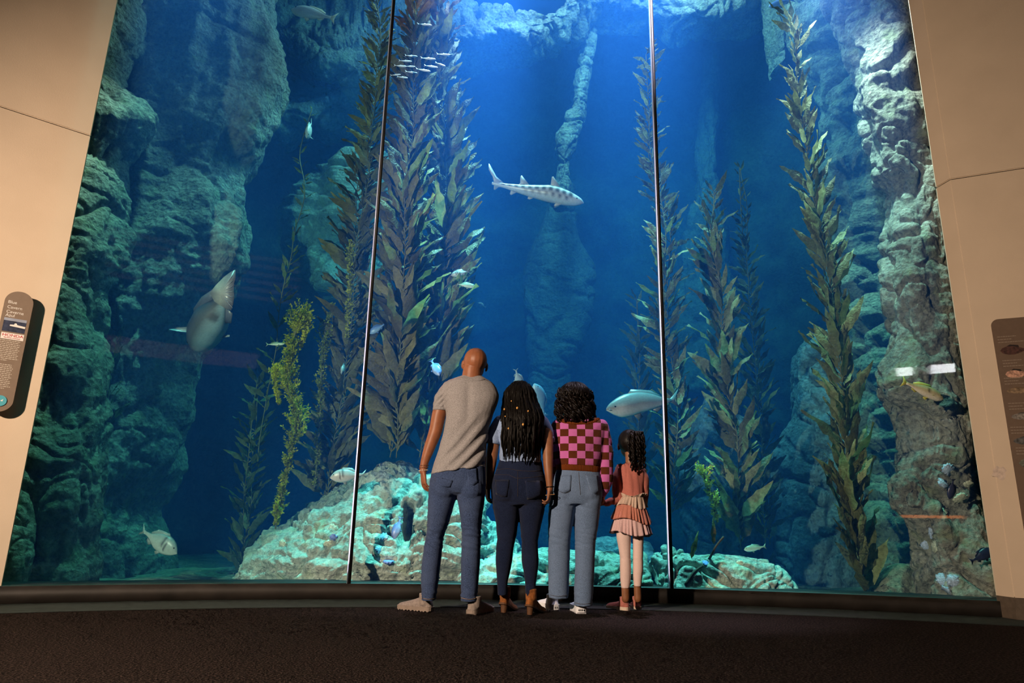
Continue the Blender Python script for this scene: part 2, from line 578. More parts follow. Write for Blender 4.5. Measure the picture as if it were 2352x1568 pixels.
# tank floor and cavern back wall
nx, nz = 260, 220
g = np.zeros((nz, nx, 3))
uu = np.linspace(-1, 1, nx)
for k, z in enumerate(np.linspace(-0.3, 10.6, nz)):
    g[k, :, 0] = uu * 6.3
    g[k, :, 1] = 12.0 - 5.6 * np.abs(uu) ** 4
    g[k, :, 2] = z
g = displace(g, False, 5, big=0.35, mid=0.06, fine=0.02, crack=0.06, crack_f=0.5, strata=0.05, strata_s=(2.0, 2.0, 0.25))
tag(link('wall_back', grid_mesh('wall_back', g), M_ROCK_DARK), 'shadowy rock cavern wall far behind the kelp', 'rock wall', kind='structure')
gx, gy = np.meshgrid(np.linspace(-6, 6, 120), np.linspace(0, 1, 80), indexing='ij')
gy = np.array([[glass_y(float(np.clip(x, -3.9, 3.9))) + 0.04 for _ in range(80)] for x in gx[:, 0]]) * (1 - gy) + 12 * gy
zz = 0.02 + 0.05 * fbm(np.stack([gx, gy, 0 * gx], -1) * 1.1, 3)
fl = link('floor_tank', grid_mesh('floor_tank', np.stack([gx, gy, zz], -1)), M_ROCK_GREEN)
tag(fl, 'dark sandy bottom of the tank', 'tank floor', kind='structure')

# left near pillar, hard against the glass
rock_loft('rock_pillar', cols([(-260, 180, 420), (-60, 170, 345), (60, 150, 305), (120, 140, 270), (175, 130, 262), (215, 100, 305), (250, 90, 330), (290, 80, 335), (330, 70, 325), (370, 70, 300), (430, 60, 288),
    (500, 40, 272), (560, 20, 240), (640, 0, 212), (740, -30, 228), (800, -40, 232), (900, -60, 230), (990, -70, 232), (1060, -90, 238), (1130, -100, 232), (1220, -110, 220), (1300, -120, 214), (1400, -130, 200)], 6.3, 5.7),
    5.75, 0.40, 520, 190, M_ROCK_GREEN, 'tall green-grey rock pillar beside the bright left wall', 'rock pillar', seed=2, big=0.18, mid=0.05, fine=0.022, crack=0.05, crack_f=0.9, strata=0.07, strata_s=(3.0, 3.0, 0.8))
# second pillar behind it, with the lit hanging bulge
rock_loft('rock_pillar', cols([(-300, 150, 690), (-60, 170, 640), (40, 180, 628), (110, 180, 638), (160, 190, 640), (240, 190, 625), (330, 190, 596), (400, 190, 545), (450, 190, 552), (520, 190, 566), (590, 190, 565),
    (640, 190, 540), (720, 190, 480), (800, 190, 440), (870, 190, 405), (930, 190, 394), (1000, 190, 385), (1080, 190, 372), (1130, 190, 345), (1170, 190, 325), (1260, 190, 332), (1400, 190, 332)]),
    7.3, 0.75, 480, 200, M_ROCK, 'massive shadowed rock column with a lit hanging bulge behind the left pillar', 'rock pillar', seed=3, big=0.14, mid=0.08, fine=0.025, crack=0.045, crack_f=0.8, strata=0.07, strata_s=(4, 4, 0.7))
# small round boulder at the foot of the left wall
rock_loft('boulder', cols([(1112, -80, 30), (1130, -90, 55), (1170, -100, 72), (1230, -110, 76), (1300, -120, 66), (1400, -120, 20)]), 5.35, 0.22, 140, 120, M_ROCK_GREEN,
    'rounded green boulder low against the left wall', seed=4, big=0.05, mid=0.03, crack=0.03, crack_f=2.0, strata=0.01)
# pale ledges on the left back wall
rock_loft('rock_ledge', [((640, 240), (640, 310)), ((700, 235), (700, 310)), ((770, 215), (770, 310)), ((830, 175), (830, 290)), ((890, 150), (890, 270)), ((950, 140), (950, 215))],
    9.6, 0.5, 160, 110, M_ROCK_FAR, 'pale rock ledge glimpsed left of the left glass joint', seed=6, big=0.25, mid=0.1, crack=0.1)
rock_loft('rock_ledge', cols([(380, 790, 880), (430, 760, 890), (500, 700, 890), (560, 670, 880), (620, 690, 860), (680, 740, 850)]),
    9.4, 0.6, 160, 110, M_ROCK_PALE, 'blue-lit rough rock shoulder behind the leftmost thin kelp', seed=7, big=0.35, mid=0.12, crack=0.1)
# the rock arch that crosses the top
rock_loft('rock_arch', [((560, -120), (620, 120)), ((760, -130), (760, 205)), ((860, -60), (860, 215)), ((930, 40), (930, 205)), ((1000, 45), (1000, 178)), ((1060, 40), (1060, 145)), ((1120, 55), (1120, 132)), ((1190, 72), (1190, 120)),
    ((1255, 55), (1260, 108)), ((1305, 5), (1312, 70)), ((1360, -60), (1360, 42)), ((1430, -90), (1430, 38)), ((1500, -100), (1500, 60)), ((1560, -100), (1560, 78)), ((1640, -100), (1640, 66)), ((1700, -100), (1700, 48)), ((1760, -110), (1760, 30))],
    9.2, 0.5, 420, 120, M_ROCK, 'pale sunlit rock arch crossing the top of the tank', 'rock arch', power=0.5, seed=8, big=0.22, mid=0.10, fine=0.03, crack=0.12, crack_f=1.4, strata=0.06)
rock_loft('rock_rib', cols([(0, 1338, 1392), (40, 1340, 1380), (90, 1338, 1370), (140, 1330, 1362), (185, 1320, 1352), (215, 1322, 1346), (250, 1314, 1345), (290, 1296, 1338), (325, 1276, 1324), (360, 1280, 1312), (420, 1278, 1306), (470, 1270, 1300)]),
    9.7, 0.25, 260, 90, M_ROCK, 'slim pale rock rib dropping from the arch into the blue', 'rock rib', seed=9, big=0.03, mid=0.05, crack=0.06, crack_f=2.0, strata=0.05, strata_s=(5, 5, 0.9))
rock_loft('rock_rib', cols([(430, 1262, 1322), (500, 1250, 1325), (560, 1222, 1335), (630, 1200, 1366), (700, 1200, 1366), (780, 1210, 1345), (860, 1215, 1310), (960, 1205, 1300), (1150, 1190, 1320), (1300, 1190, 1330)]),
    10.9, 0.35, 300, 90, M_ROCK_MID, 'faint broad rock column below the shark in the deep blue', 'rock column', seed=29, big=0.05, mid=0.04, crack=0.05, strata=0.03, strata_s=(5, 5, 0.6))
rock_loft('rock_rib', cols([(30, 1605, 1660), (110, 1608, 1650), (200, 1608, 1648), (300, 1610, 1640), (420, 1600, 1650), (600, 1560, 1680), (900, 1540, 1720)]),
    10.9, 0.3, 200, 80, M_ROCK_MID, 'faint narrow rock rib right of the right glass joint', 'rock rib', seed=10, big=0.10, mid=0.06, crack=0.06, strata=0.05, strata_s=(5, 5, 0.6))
rock_loft('rock_rib', cols([(-60, 1748, 1840), (0, 1750, 1830), (50, 1755, 1815), (110, 1768, 1805), (160, 1775, 1800)]),
    8.8, 0.3, 120, 80, M_ROCK, 'short pointed rock spur hanging beside the arch', 'rock spur', seed=11, big=0.06, mid=0.05, crack=0.05, strata=0.02)
# dark rock behind the right pillar
rock_loft('rock_pillar', cols([(-200, 1780, 2250), (0, 1820, 2250), (150, 1870, 2250), (260, 1890, 2250), (330, 1930, 2250), (420, 1890, 2250), (520, 1900, 2250), (650, 1930, 2250), (800, 1960, 2250), (1000, 1970, 2250), (1200, 1960, 2250), (1400, 1950, 2250)]),
    7.6, 0.6, 300, 150, M_ROCK_GREEN, 'dark recessed rock column behind the right kelp', 'rock pillar', seed=12, big=0.22, mid=0.10, crack=0.10, strata=0.06)
rock_loft('rock_pillar', cols([(785, 1860, 1905), (805, 1838, 1930), (850, 1826, 1950), (940, 1818, 1965), (1040, 1805, 1975), (1150, 1795, 1985), (1260, 1785, 1990), (1400, 1775, 2000)]),
    8.0, 0.5, 240, 140, M_ROCK_BLUE, 'round-topped bluish rock column between the right kelp plants', 'rock pillar', seed=13, big=0.10, mid=0.06, crack=0.07, strata=0.05, strata_s=(4, 4, 0.6))
rock_loft('rock_pillar', cols([(930, 1610, 1660), (980, 1590, 1690), (1060, 1575, 1720), (1150, 1570, 1740), (1260, 1570, 1750), (1400, 1560, 1760)]),
    8.4, 0.5, 180, 120, M_ROCK_BLUE, 'dark blue rock hump behind the right boulder', 'rock', seed=14, big=0.12, mid=0.06, crack=0.07, strata=0.05, strata_s=(4, 4, 0.6))
# right near pillar
rock_loft('rock_pillar', cols([(-250, 1860, 2200), (-60, 1890, 2200), (0, 1912, 2190), (60, 1950, 2180), (110, 1962, 2180), (140, 1972, 2135), (190, 1966, 2130), (240, 1968, 2135), (300, 1988, 2140), (350, 2008, 2150), (400, 2014, 2155), (430, 2038, 2160), (480, 2050, 2165),
    (560, 2042, 2170), (640, 2036, 2180), (720, 2040, 2185), (800, 2046, 2195), (850, 2038, 2195), (885, 2030, 2200), (915, 2042, 2200), (945, 2064, 2205), (1000, 2076, 2215), (1055, 2066, 2220), (1110, 2042, 2230), (1160, 2046, 2240), (1210, 2078, 2250), (1260, 2098, 2260), (1330, 2125, 2270), (1420, 2150, 2280)], 6.32, 5.92),
    6.0, 0.30, 520, 190, M_ROCK, 'weathered pale rock pillar beside the right wall', 'rock pillar', seed=15, big=0.13, mid=0.045, fine=0.022, crack=0.06, crack_f=1.2, strata=0.06, power=0.75, strata_s=(3.2, 3.2, 0.8))
rock_loft('rock_pillar', cols([(-100, 2080, 2350), (200, 2120, 2350), (500, 2165, 2350), (800, 2205, 2360), (940, 2215, 2370), (980, 2212, 2380), (1050, 2225, 2390), (1150, 2235, 2400), (1250, 2245, 2420), (1400, 2240, 2440)], 6.6, 6.1),
    6.25, 0.3, 320, 120, M_ROCK_GREEN, 'dark rock strip squeezed between the right pillar and the wall', 'rock pillar', seed=16, big=0.12, mid=0.07, crack=0.08)
# boulders on the bottom
boulder('boulder', [(562, 1350), (568, 1300), (585, 1258), (640, 1210), (700, 1170), (760, 1132), (805, 1112), (860, 1090), (905, 1074), (960, 1082), (1010, 1098), (1070, 1115), (1105, 1150), (1116, 1200), (1150, 1225), (1200, 1290), (1230, 1350)],
    6.85, 1.05, 330, 200, M_ROCK_PALE, 'large pale encrusted boulder behind the man in grey', seed=20, big=0.10, mid=0.06, fine=0.025, crack=0.05, crack_f=1.6, strata=0.06, strata_s=(1.0, 1.2, 7.0), hcrack=0.05, dents=[((936, 1205, 6.1), (0.045, 0.16), 0.35)])
boulder('boulder', [(890, 1090), (900, 1070), (920, 1056), (945, 1062), (958, 1082), (965, 1100)], 6.9, 0.12, 60, 50, M_ROCK, 'small dark stone perched on top of the large boulder', seed=21, zbase=1.0, big=0.03, mid=0.03, crack=0.03, strata=0.01)
boulder('boulder', [(1040, 1345), (1060, 1290), (1090, 1270), (1130, 1262), (1180, 1252), (1240, 1245), (1280, 1248), (1330, 1262), (1390, 1266), (1440, 1268), (1475, 1285), (1490, 1350)],
    6.2, 0.4, 240, 120, M_ROCK_PALE, 'low pale boulder behind the women and the girl', seed=22, big=0.09, mid=0.06, crack=0.05, crack_f=1.8, strata=0.03, hcrack=0.035)
boulder('boulder', [(1330, 1300), (1360, 1245), (1400, 1228), (1450, 1232), (1490, 1240), (1520, 1290), (1540, 1330)],
    7.3, 0.4, 120, 80, M_ROCK_BLUE, 'blue shaded boulder behind the girl', seed=23, big=0.08, mid=0.05, crack=0.05, strata=0.03)
boulder('boulder', [(1484, 1352), (1489, 1300), (1500, 1268), (1530, 1246), (1560, 1250), (1600, 1262), (1640, 1256), (1690, 1262), (1730, 1274), (1765, 1292), (1795, 1318), (1812, 1345), (1822, 1372)],
    6.2, 0.42, 260, 130, M_ROCK_PALE, 'pale lit boulder at the foot of the right glass joint', seed=24, big=0.08, mid=0.07, crack=0.05, crack_f=1.9, strata=0.04, hcrack=0.035)
boulder('boulder', [(1995, 1370), (2020, 1330), (2060, 1300), (2110, 1290), (2150, 1310), (2200, 1385)],
    6.3, 0.25, 90, 60, M_ROCK_GREEN, 'dark mossy stone at the foot of the right pillar', seed=25, big=0.05, mid=0.04, crack=0.03, strata=0.02)
# ================================================================== kelp and seaweed
def leaf_mat(name, c0, c1, c2, trans=0.35):
    m, nt, b = new_mat(name)
    out = nt.nodes['Material Output']
    oi = nt.nodes.new('ShaderNodeObjectInfo')
    co = coords(nt, (1, 1, 1))
    n = node(nt, 'ShaderNodeTexNoise', Scale=9.0, Detail=5.0, Roughness=0.65)
    nt.links.new(co, n.inputs['Vector'])
    add = node(nt, 'ShaderNodeMath', _operation='MULTIPLY_ADD')
    add.inputs[1].default_value = 0.55
    nt.links.new(oi.outputs['Random'], add.inputs[0])
    sub = node(nt, 'ShaderNodeMath', _operation='MULTIPLY_ADD')
    sub.inputs[1].default_value = 0.9
    sub.inputs[2].default_value = -0.22
    nt.links.new(n.outputs[0], sub.inputs[0])
    nt.links.new(sub.outputs[0], add.inputs[2])
    col = ramp(nt, add.outputs[0], [(0.2, c0), (0.5, c1), (0.85, c2)])
    nt.links.new(col, b.inputs['Base Color'])
    b.inputs['Roughness'].default_value = 0.5
    b.inputs['Specular IOR Level'].default_value = 0.35
    wv = node(nt, 'ShaderNodeTexNoise', Scale=22.0, Detail=2.0)
    nt.links.new(co, wv.inputs['Vector'])
    bp = node(nt, 'ShaderNodeBump', Strength=0.5, Distance=0.02)
    nt.links.new(wv.outputs[0], bp.inputs['Height'])
    nt.links.new(bp.outputs[0], b.inputs['Normal'])
    tr = nt.nodes.new('ShaderNodeBsdfTranslucent')
    nt.links.new(col, tr.inputs[0])
    mx = nt.nodes.new('ShaderNodeMixShader')
    mx.inputs[0].default_value = trans
    nt.links.new(b.outputs[0], mx.inputs[1])
    nt.links.new(tr.outputs[0], mx.inputs[2])
    nt.links.new(mx.outputs[0], out.inputs['Surface'])
    return m

M_KELP = leaf_mat('olive_brown_kelp', (0.085, 0.068, 0.018), (0.18, 0.148, 0.042), (0.36, 0.31, 0.11))
M_KELP_PALE = leaf_mat('pale_olive_kelp', (0.085, 0.085, 0.025), (0.19, 0.19, 0.065), (0.46, 0.47, 0.22))
M_KELP_RUST = leaf_mat('rust_brown_kelp', (0.22, 0.09, 0.03), (0.40, 0.18, 0.05), (0.60, 0.34, 0.10))
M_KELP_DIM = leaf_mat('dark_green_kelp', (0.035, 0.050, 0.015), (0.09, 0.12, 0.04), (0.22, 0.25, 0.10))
M_STIPE = simple_mat('kelp_stipe', (0.16, 0.15, 0.07), 0.6, 0.3, 30.0)
M_SARG = leaf_mat('yellow_green_seaweed', (0.30, 0.32, 0.01), (0.75, 0.72, 0.03), (0.95, 0.92, 0.12), 0.4)
M_SARG_GOLD = leaf_mat('golden_seaweed', (0.30, 0.24, 0.02), (0.62, 0.48, 0.03), (0.85, 0.72, 0.12), 0.3)

def blade_mesh(k):
    rg = np.random.default_rng(100 + k)
    n = 9
    t = np.linspace(0, 1, n)
    w = 0.125 * np.sin(np.pi * t ** 0.72) ** 0.85 * (1 - 0.25 * t) + 0.004
    bend = rg.uniform(-0.10, 0.14)
    ph = rg.uniform(0, 6)
    pts = np.zeros((n, 3, 3))
    for i in range(n):
        for j, s in enumerate((-1, 0, 1)):
            ruf = 0.035 * math.sin(13 * t[i] + ph + 2.1 * s) * abs(s) + 0.018 * math.sin(24 * t[i] + 2 * ph) * s
            jag = 1 + 0.14 * math.sin(31 * t[i] + ph * s) * abs(s)
            pts[i, j] = (s * w[i] * jag + bend * t[i] ** 2, 0.10 * math.sin(t[i] * 3.0 + ph * 0.2) * t[i] - 0.05 * abs(s) * w[i] / 0.15 + ruf * min(1, t[i] * 4), t[i])
    return grid_mesh('blade', pts)
BLADES = [blade_mesh(k) for k in range(8)]

def tube(path, rad, m=6):
    path = np.asarray(path, float)
    rad = np.broadcast_to(np.asarray(rad, float), (len(path),))
    tg = np.gradient(path, axis=0)
    tg /= np.linalg.norm(tg, axis=1)[:, None] + 1e-9
    ref = np.array([0.0, 1.0, 0.0])
    if abs(tg[0][1]) > 0.9: ref = np.array([1.0, 0, 0])
    a = np.cross(tg, ref); a /= np.linalg.norm(a, axis=1)[:, None] + 1e-9
    b = np.cross(tg, a)
    th = np.linspace(0, 2 * np.pi, m, endpoint=False)
    return path[:, None] + rad[:, None, None] * (np.cos(th)[None, :, None] * a[:, None] + np.sin(th)[None, :, None] * b[:, None])

def join_meshes(name, lst):
    """several (verts, faces) or grid arrays into one mesh"""
    V, F, o = [], [], 0
    for v, f in lst:
        V.append(np.asarray(v, float)); F += [tuple(i + o for i in q) for q in f]; o += len(v)
    return mesh(name, np.vstack(V), F)

def grid_vf(pts, closed):
    n, m, _ = pts.shape
    mm = m if closed else m - 1
    f = [(i * m + j, i * m + (j + 1) % m, (i + 1) * m + (j + 1) % m, (i + 1) * m + j) for i in range(n - 1) for j in range(mm)]
    return pts.reshape(-1, 3), f

def kelp(label, path, Y, size, spacing, mat, seed, jitter=0.06, stems=1, alpha=(22, 62), up=1.0, cut=0.0, top_thin=True, mat2=None, group=None, sidejit=0.7):
    """path: pixels top to bottom; size: blade length in px (top, bottom); spacing: px between blades"""
    rg = np.random.default_rng(seed)
    base = P(*path[-1], Y)
    root = empty('giant_kelp', tuple(base))
    tag(root, label, 'kelp', group)
    k = px(Y)
    for s in range(stems):
        q = np.array([P(u + (rg.uniform(-1, 1) * 14 * s), v, Y + rg.uniform(-0.12, 0.12) + 0.1 * s) for u, v in path])
        t = np.concatenate([[0], np.cumsum(np.linalg.norm(np.diff(q, axis=0), axis=1))])
        N = max(30, int(t[-1] / 0.05))
        S = smooth_interp(t, q, np.linspace(0, t[-1], N))
        S[:, 0] += 0.03 * noise(np.stack([np.linspace(0, t[-1] * 1.3, N), np.full(N, seed), np.full(N, s * 5.0)], -1)) * 1.5
        S[:, 1] += 0.05 * noise(np.stack([np.linspace(0, t[-1], N), np.full(N, seed + 9.0), np.full(N, s * 5.0)], -1))
        geo = [grid_vf(tube(S, 0.005, 5), True)]
        d = 0.0
        side = 1
        while d < t[-1] - cut:
            f = d / t[-1]
            L = (size[0] + (size[1] - size[0]) * min(1, f * 1.6)) * k * rg.uniform(0.6, 1.15)
            i = min(N - 2, int(f * (N - 1)))
            p = S[i]
            tang = S[max(0, i - 1)] - S[i + 1]
            tang /= np.linalg.norm(tang)
            side = -side if rg.random() < 0.8 else side
            az = (0 if side > 0 else math.pi) + rg.normal() * sidejit
            outw = np.array([math.cos(az), math.sin(az) * 0.8, 0])
            outw /= np.linalg.norm(outw)
            al = math.radians(rg.uniform(*alpha))
            zax = tang * math.cos(al) * up + outw * math.sin(al)
            zax /= np.linalg.norm(zax)
            bl = 0.05 * min(1, L / 0.3)
            b0 = p + zax * bl
            # float bulb at the foot of the blade
            bt = np.array([p + zax * bl * x for x in (0, 0.35, 0.75, 1.15, 1.4)])
            geo.append(grid_vf(tube(bt, np.array([0.003, 0.005, 0.010, 0.007, 0.002]) * min(1, L / 0.28), 5), True))
            view = np.array([0, -1.0, 0.25])
            face = view + rg.normal(size=3) * 0.75
            xax = np.cross(face, zax); xax /= np.linalg.norm(xax) + 1e-9
            yax = np.cross(zax, xax)
            o = bpy.data.objects.new('blade', BLADES[rg.integers(len(BLADES))])
            COL.objects.link(o)
            o.parent = root
            wd = L * rg.uniform(0.8, 1.2)
            M = Matrix(((xax[0] * wd, yax[0] * L, zax[0] * L, b0[0] - base[0]), (xax[1] * wd, yax[1] * L, zax[1] * L, b0[1] - base[1]),
                        (xax[2] * wd, yax[2] * L, zax[2] * L, b0[2] - base[2]), (0, 0, 0, 1)))
            o.matrix_basis = M
            set_mat(o, mat2 if (mat2 is not None and d < t[-1] * 0.16) else mat)
            d += spacing * k * rg.uniform(0.6, 1.4) * (1.6 if top_thin and f < 0.15 else 1.0)
        link('stipe', join_meshes('stipe', geo), M_STIPE, root)
    return root

for me in BLADES:
    me.materials.append(M_KELP)
    me.polygons.foreach_set('use_smooth', np.ones(len(me.polygons), dtype=bool))
def set_mat(o, mat):
    o.material_slots[0].link = 'OBJECT'
    o.material_slots[0].material = mat

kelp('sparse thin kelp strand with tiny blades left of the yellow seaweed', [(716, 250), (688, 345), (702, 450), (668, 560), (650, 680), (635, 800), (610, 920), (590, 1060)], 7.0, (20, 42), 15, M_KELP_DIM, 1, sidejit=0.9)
kelp('dense olive kelp just left of the left glass joint', [(862, -40), (872, 120), (852, 330), (836, 450), (816, 600), (806, 760), (775, 960), (752, 1150)], 6.9, (38, 88), 6.5, M_KELP, 2, stems=2)
kelp('tall brown kelp just right of the left glass joint', [(955, -70), (952, 150), (945, 300), (930, 500), (922, 700), (915, 900), (910, 1050)], 6.45, (78, 118), 7, M_KELP, 3, stems=2, mat2=M_KELP_RUST, alpha=(15, 55))
kelp('tall brown kelp behind the small silver fish school', [(1008, -60), (1012, 200), (1026, 400), (1022, 600), (1008, 800), (975, 1050)], 6.7, (78, 118), 7, M_KELP, 4, stems=2, mat2=M_KELP_RUST, alpha=(15, 55))
kelp('pale kelp strand following the right glass joint', [(1484, 125), (1492, 300), (1508, 430), (1532, 560), (1524, 760), (1552, 980), (1540, 1190)], 6.75, (44, 70), 9, M_KELP_PALE, 5, stems=2)
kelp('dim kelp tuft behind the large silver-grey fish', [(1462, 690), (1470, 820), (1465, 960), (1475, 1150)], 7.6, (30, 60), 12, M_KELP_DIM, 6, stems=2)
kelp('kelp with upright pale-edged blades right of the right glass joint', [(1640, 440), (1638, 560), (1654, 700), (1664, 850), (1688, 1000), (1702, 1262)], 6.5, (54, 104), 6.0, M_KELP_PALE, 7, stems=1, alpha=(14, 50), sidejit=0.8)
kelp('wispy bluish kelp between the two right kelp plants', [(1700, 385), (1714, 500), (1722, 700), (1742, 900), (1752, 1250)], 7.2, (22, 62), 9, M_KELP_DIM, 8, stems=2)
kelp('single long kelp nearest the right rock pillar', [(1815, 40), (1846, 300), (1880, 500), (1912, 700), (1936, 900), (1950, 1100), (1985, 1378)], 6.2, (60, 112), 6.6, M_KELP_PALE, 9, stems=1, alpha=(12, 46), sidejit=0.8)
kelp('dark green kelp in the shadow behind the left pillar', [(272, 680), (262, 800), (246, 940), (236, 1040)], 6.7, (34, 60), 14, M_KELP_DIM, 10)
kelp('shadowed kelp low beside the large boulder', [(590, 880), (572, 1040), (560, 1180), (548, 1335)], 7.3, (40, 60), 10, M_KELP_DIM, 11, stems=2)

def seaweed(label, path, Y, width, mat, seed, dens=1.0):
    """bushy fine-leaved weed: stem plus countless tiny leaflets"""
    rg = np.random.default_rng(seed)
    base = P(*path[-1], Y)
    root = empty('bushy_seaweed', tuple(base))
    tag(root, label, 'seaweed')
    k = px(Y)
    q = np.array([P(u, v, Y) for u, v in path])
    t = np.concatenate([[0], np.cumsum(np.linalg.norm(np.diff(q, axis=0), axis=1))])
    S = smooth_interp(t, q, np.linspace(0, t[-1], 60))
    link('stem', grid_mesh('stem', tube(S, 0.007, 5), close_u=True), M_STIPE, root)
    V, F = [], []
    nb = int(t[-1] / (1.6 * k) * dens)
    for b in range(nb):
        f = rg.random()
        p = S[min(59, int(f * 59))]
        az = rg.uniform(0, 2 * np.pi)
        env = 0.55 + 0.45 * math.sin(f * 17 + seed) * math.sin(f * 5.3 + 1)
        L = 1.55 * width * k * rg.uniform(0.35, 1.0) * (0.45 + 0.55 * math.sin(math.pi * min(1, f * 1.15 + 0.1))) * max(env, 0.5)
        d = np.array([math.cos(az), 0.7 * math.sin(az), rg.uniform(0.5, 1.5)])
        d /= np.linalg.norm(d)
        nl = int(10 + L / (1.6 * k))
        for i in range(nl):
            x = (i + 0.5) / nl
            c = p + d * L * x + np.array([0, 0, 0.15 * L * x * x])
            e = d * 0.6 + rg.normal(size=3) * 0.6
            e /= np.linalg.norm(e)
            s = np.cross(e, rg.normal(size=3)); s /= np.linalg.norm(s) + 1e-9
            l = rg.uniform(3.5, 8.0) * k
            o = len(V)
            V += [c, c + e * l * 0.5 + s * l * 0.24, c + e * l, c + e * l * 0.5 - s * l * 0.24]
            F.append((o, o + 1, o + 2, o + 3))
    fo = link('foliage', mesh('foliage', V, F), mat, root)
    fo['kind'] = 'stuff'
    return root

seaweed('bright yellow-green bushy seaweed rising left of the left glass joint', [(692, 722), (670, 800), (660, 880), (684, 960), (664, 1050), (648, 1130), (632, 1215)], 6.45, 42, M_SARG, 1, 1.5)
seaweed('short yellow-green side frond of bushy seaweed', [(708, 722), (702, 760), (690, 800)], 6.5, 22, M_SARG, 2, 1.3)
seaweed('small lone tuft of bushy seaweed left of the tall yellow one', [(632, 838), (634, 880), (640, 930)], 6.5, 22, M_SARG, 3, 1.2)
seaweed('yellow-green seaweed tangled in the dense olive kelp low down', [(768, 705), (745, 770), (738, 860), (735, 950), (730, 1040), (722, 1120)], 6.75, 24, M_SARG, 4, 0.8)
seaweed('yellow-green seaweed high inside the dense olive kelp', [(806, 555), (803, 620), (802, 700), (796, 780)], 6.6, 15, M_SARG, 5, 0.9)
seaweed('golden seaweed sprig above the right boulder', [(1612, 1078), (1626, 1120), (1640, 1160), (1646, 1205)], 6.3, 30, M_SARG_GOLD, 6, 1.0)
# ================================================================== fish
def vcol_mat(name, rough=0.35, spec=0.5, sheen=0.0, metallic=0.0):
    m, nt, b = new_mat(name)
    at = nt.nodes.new('ShaderNodeVertexColor'); at.layer_name = 'skin'
    n = node(nt, 'ShaderNodeTexNoise', Scale=60.0, Detail=3.0)
    nt.links.new(coords(nt), n.inputs['Vector'])
    mx = node(nt, 'ShaderNodeMix', _data_type='RGBA', _blend_type='MULTIPLY')
    mx.inputs[0].default_value = 0.5
    nt.links.new(at.outputs[0], mx.inputs[6])
    nt.links.new(ramp(nt, n.outputs[0], [(0.3, (0.75, 0.75, 0.75)), (0.7, (1.15, 1.15, 1.15))]), mx.inputs[7])
    nt.links.new(mx.outputs[2], b.inputs['Base Color'])
    b.inputs['Roughness'].default_value = rough
    b.inputs['Specular IOR Level'].default_value = spec
    b.inputs['Metallic'].default_value = metallic
    return m
M_FISH = vcol_mat('fish_skin')
M_EYE = simple_mat('fish_eye', (0.01, 0.01, 0.012), 0.1, spec=0.8)

def paint(me, rgb):
    ca = me.color_attributes.new('skin', 'FLOAT_COLOR', 'POINT')
    ca.data.foreach_set('color', np.hstack([np.clip(rgb, 0, 1), np.ones((len(rgb), 1))]).astype(np.float32).ravel())

def basis(nose, tail, up=(0, 0, 1), roll=0.0):
    f = nose - tail
    L = np.linalg.norm(f); f = f / L
    u = np.array(up, float); u -= f * (u @ f); u /= np.linalg.norm(u)
    s = np.cross(u, f)
    c_, s_ = math.cos(roll), math.sin(roll)
    u, s = c_ * u + s_ * s, -s_ * u + c_ * s
    return f, s, u, L

def lens_fin(outline, n=6, thick=0.006):
    """outline: (x, z) polygon in the fin plane -> thin solid verts, faces"""
    o = np.array(outline, float)
    m = len(o)
    c = o.mean(0)
    V = [(x, thick * 0.25, z) for x, z in o] + [(x, -thick * 0.25, z) for x, z in o] + [(c[0], thick, c[1]), (c[0], -thick, c[1])]
    F = []
    for i in range(m):
        j = (i + 1) % m
        F += [(i, j, 2 * m), (m + j, m + i, 2 * m + 1), (i, m + i, m + j, j)]
    return np.array(V, float), F

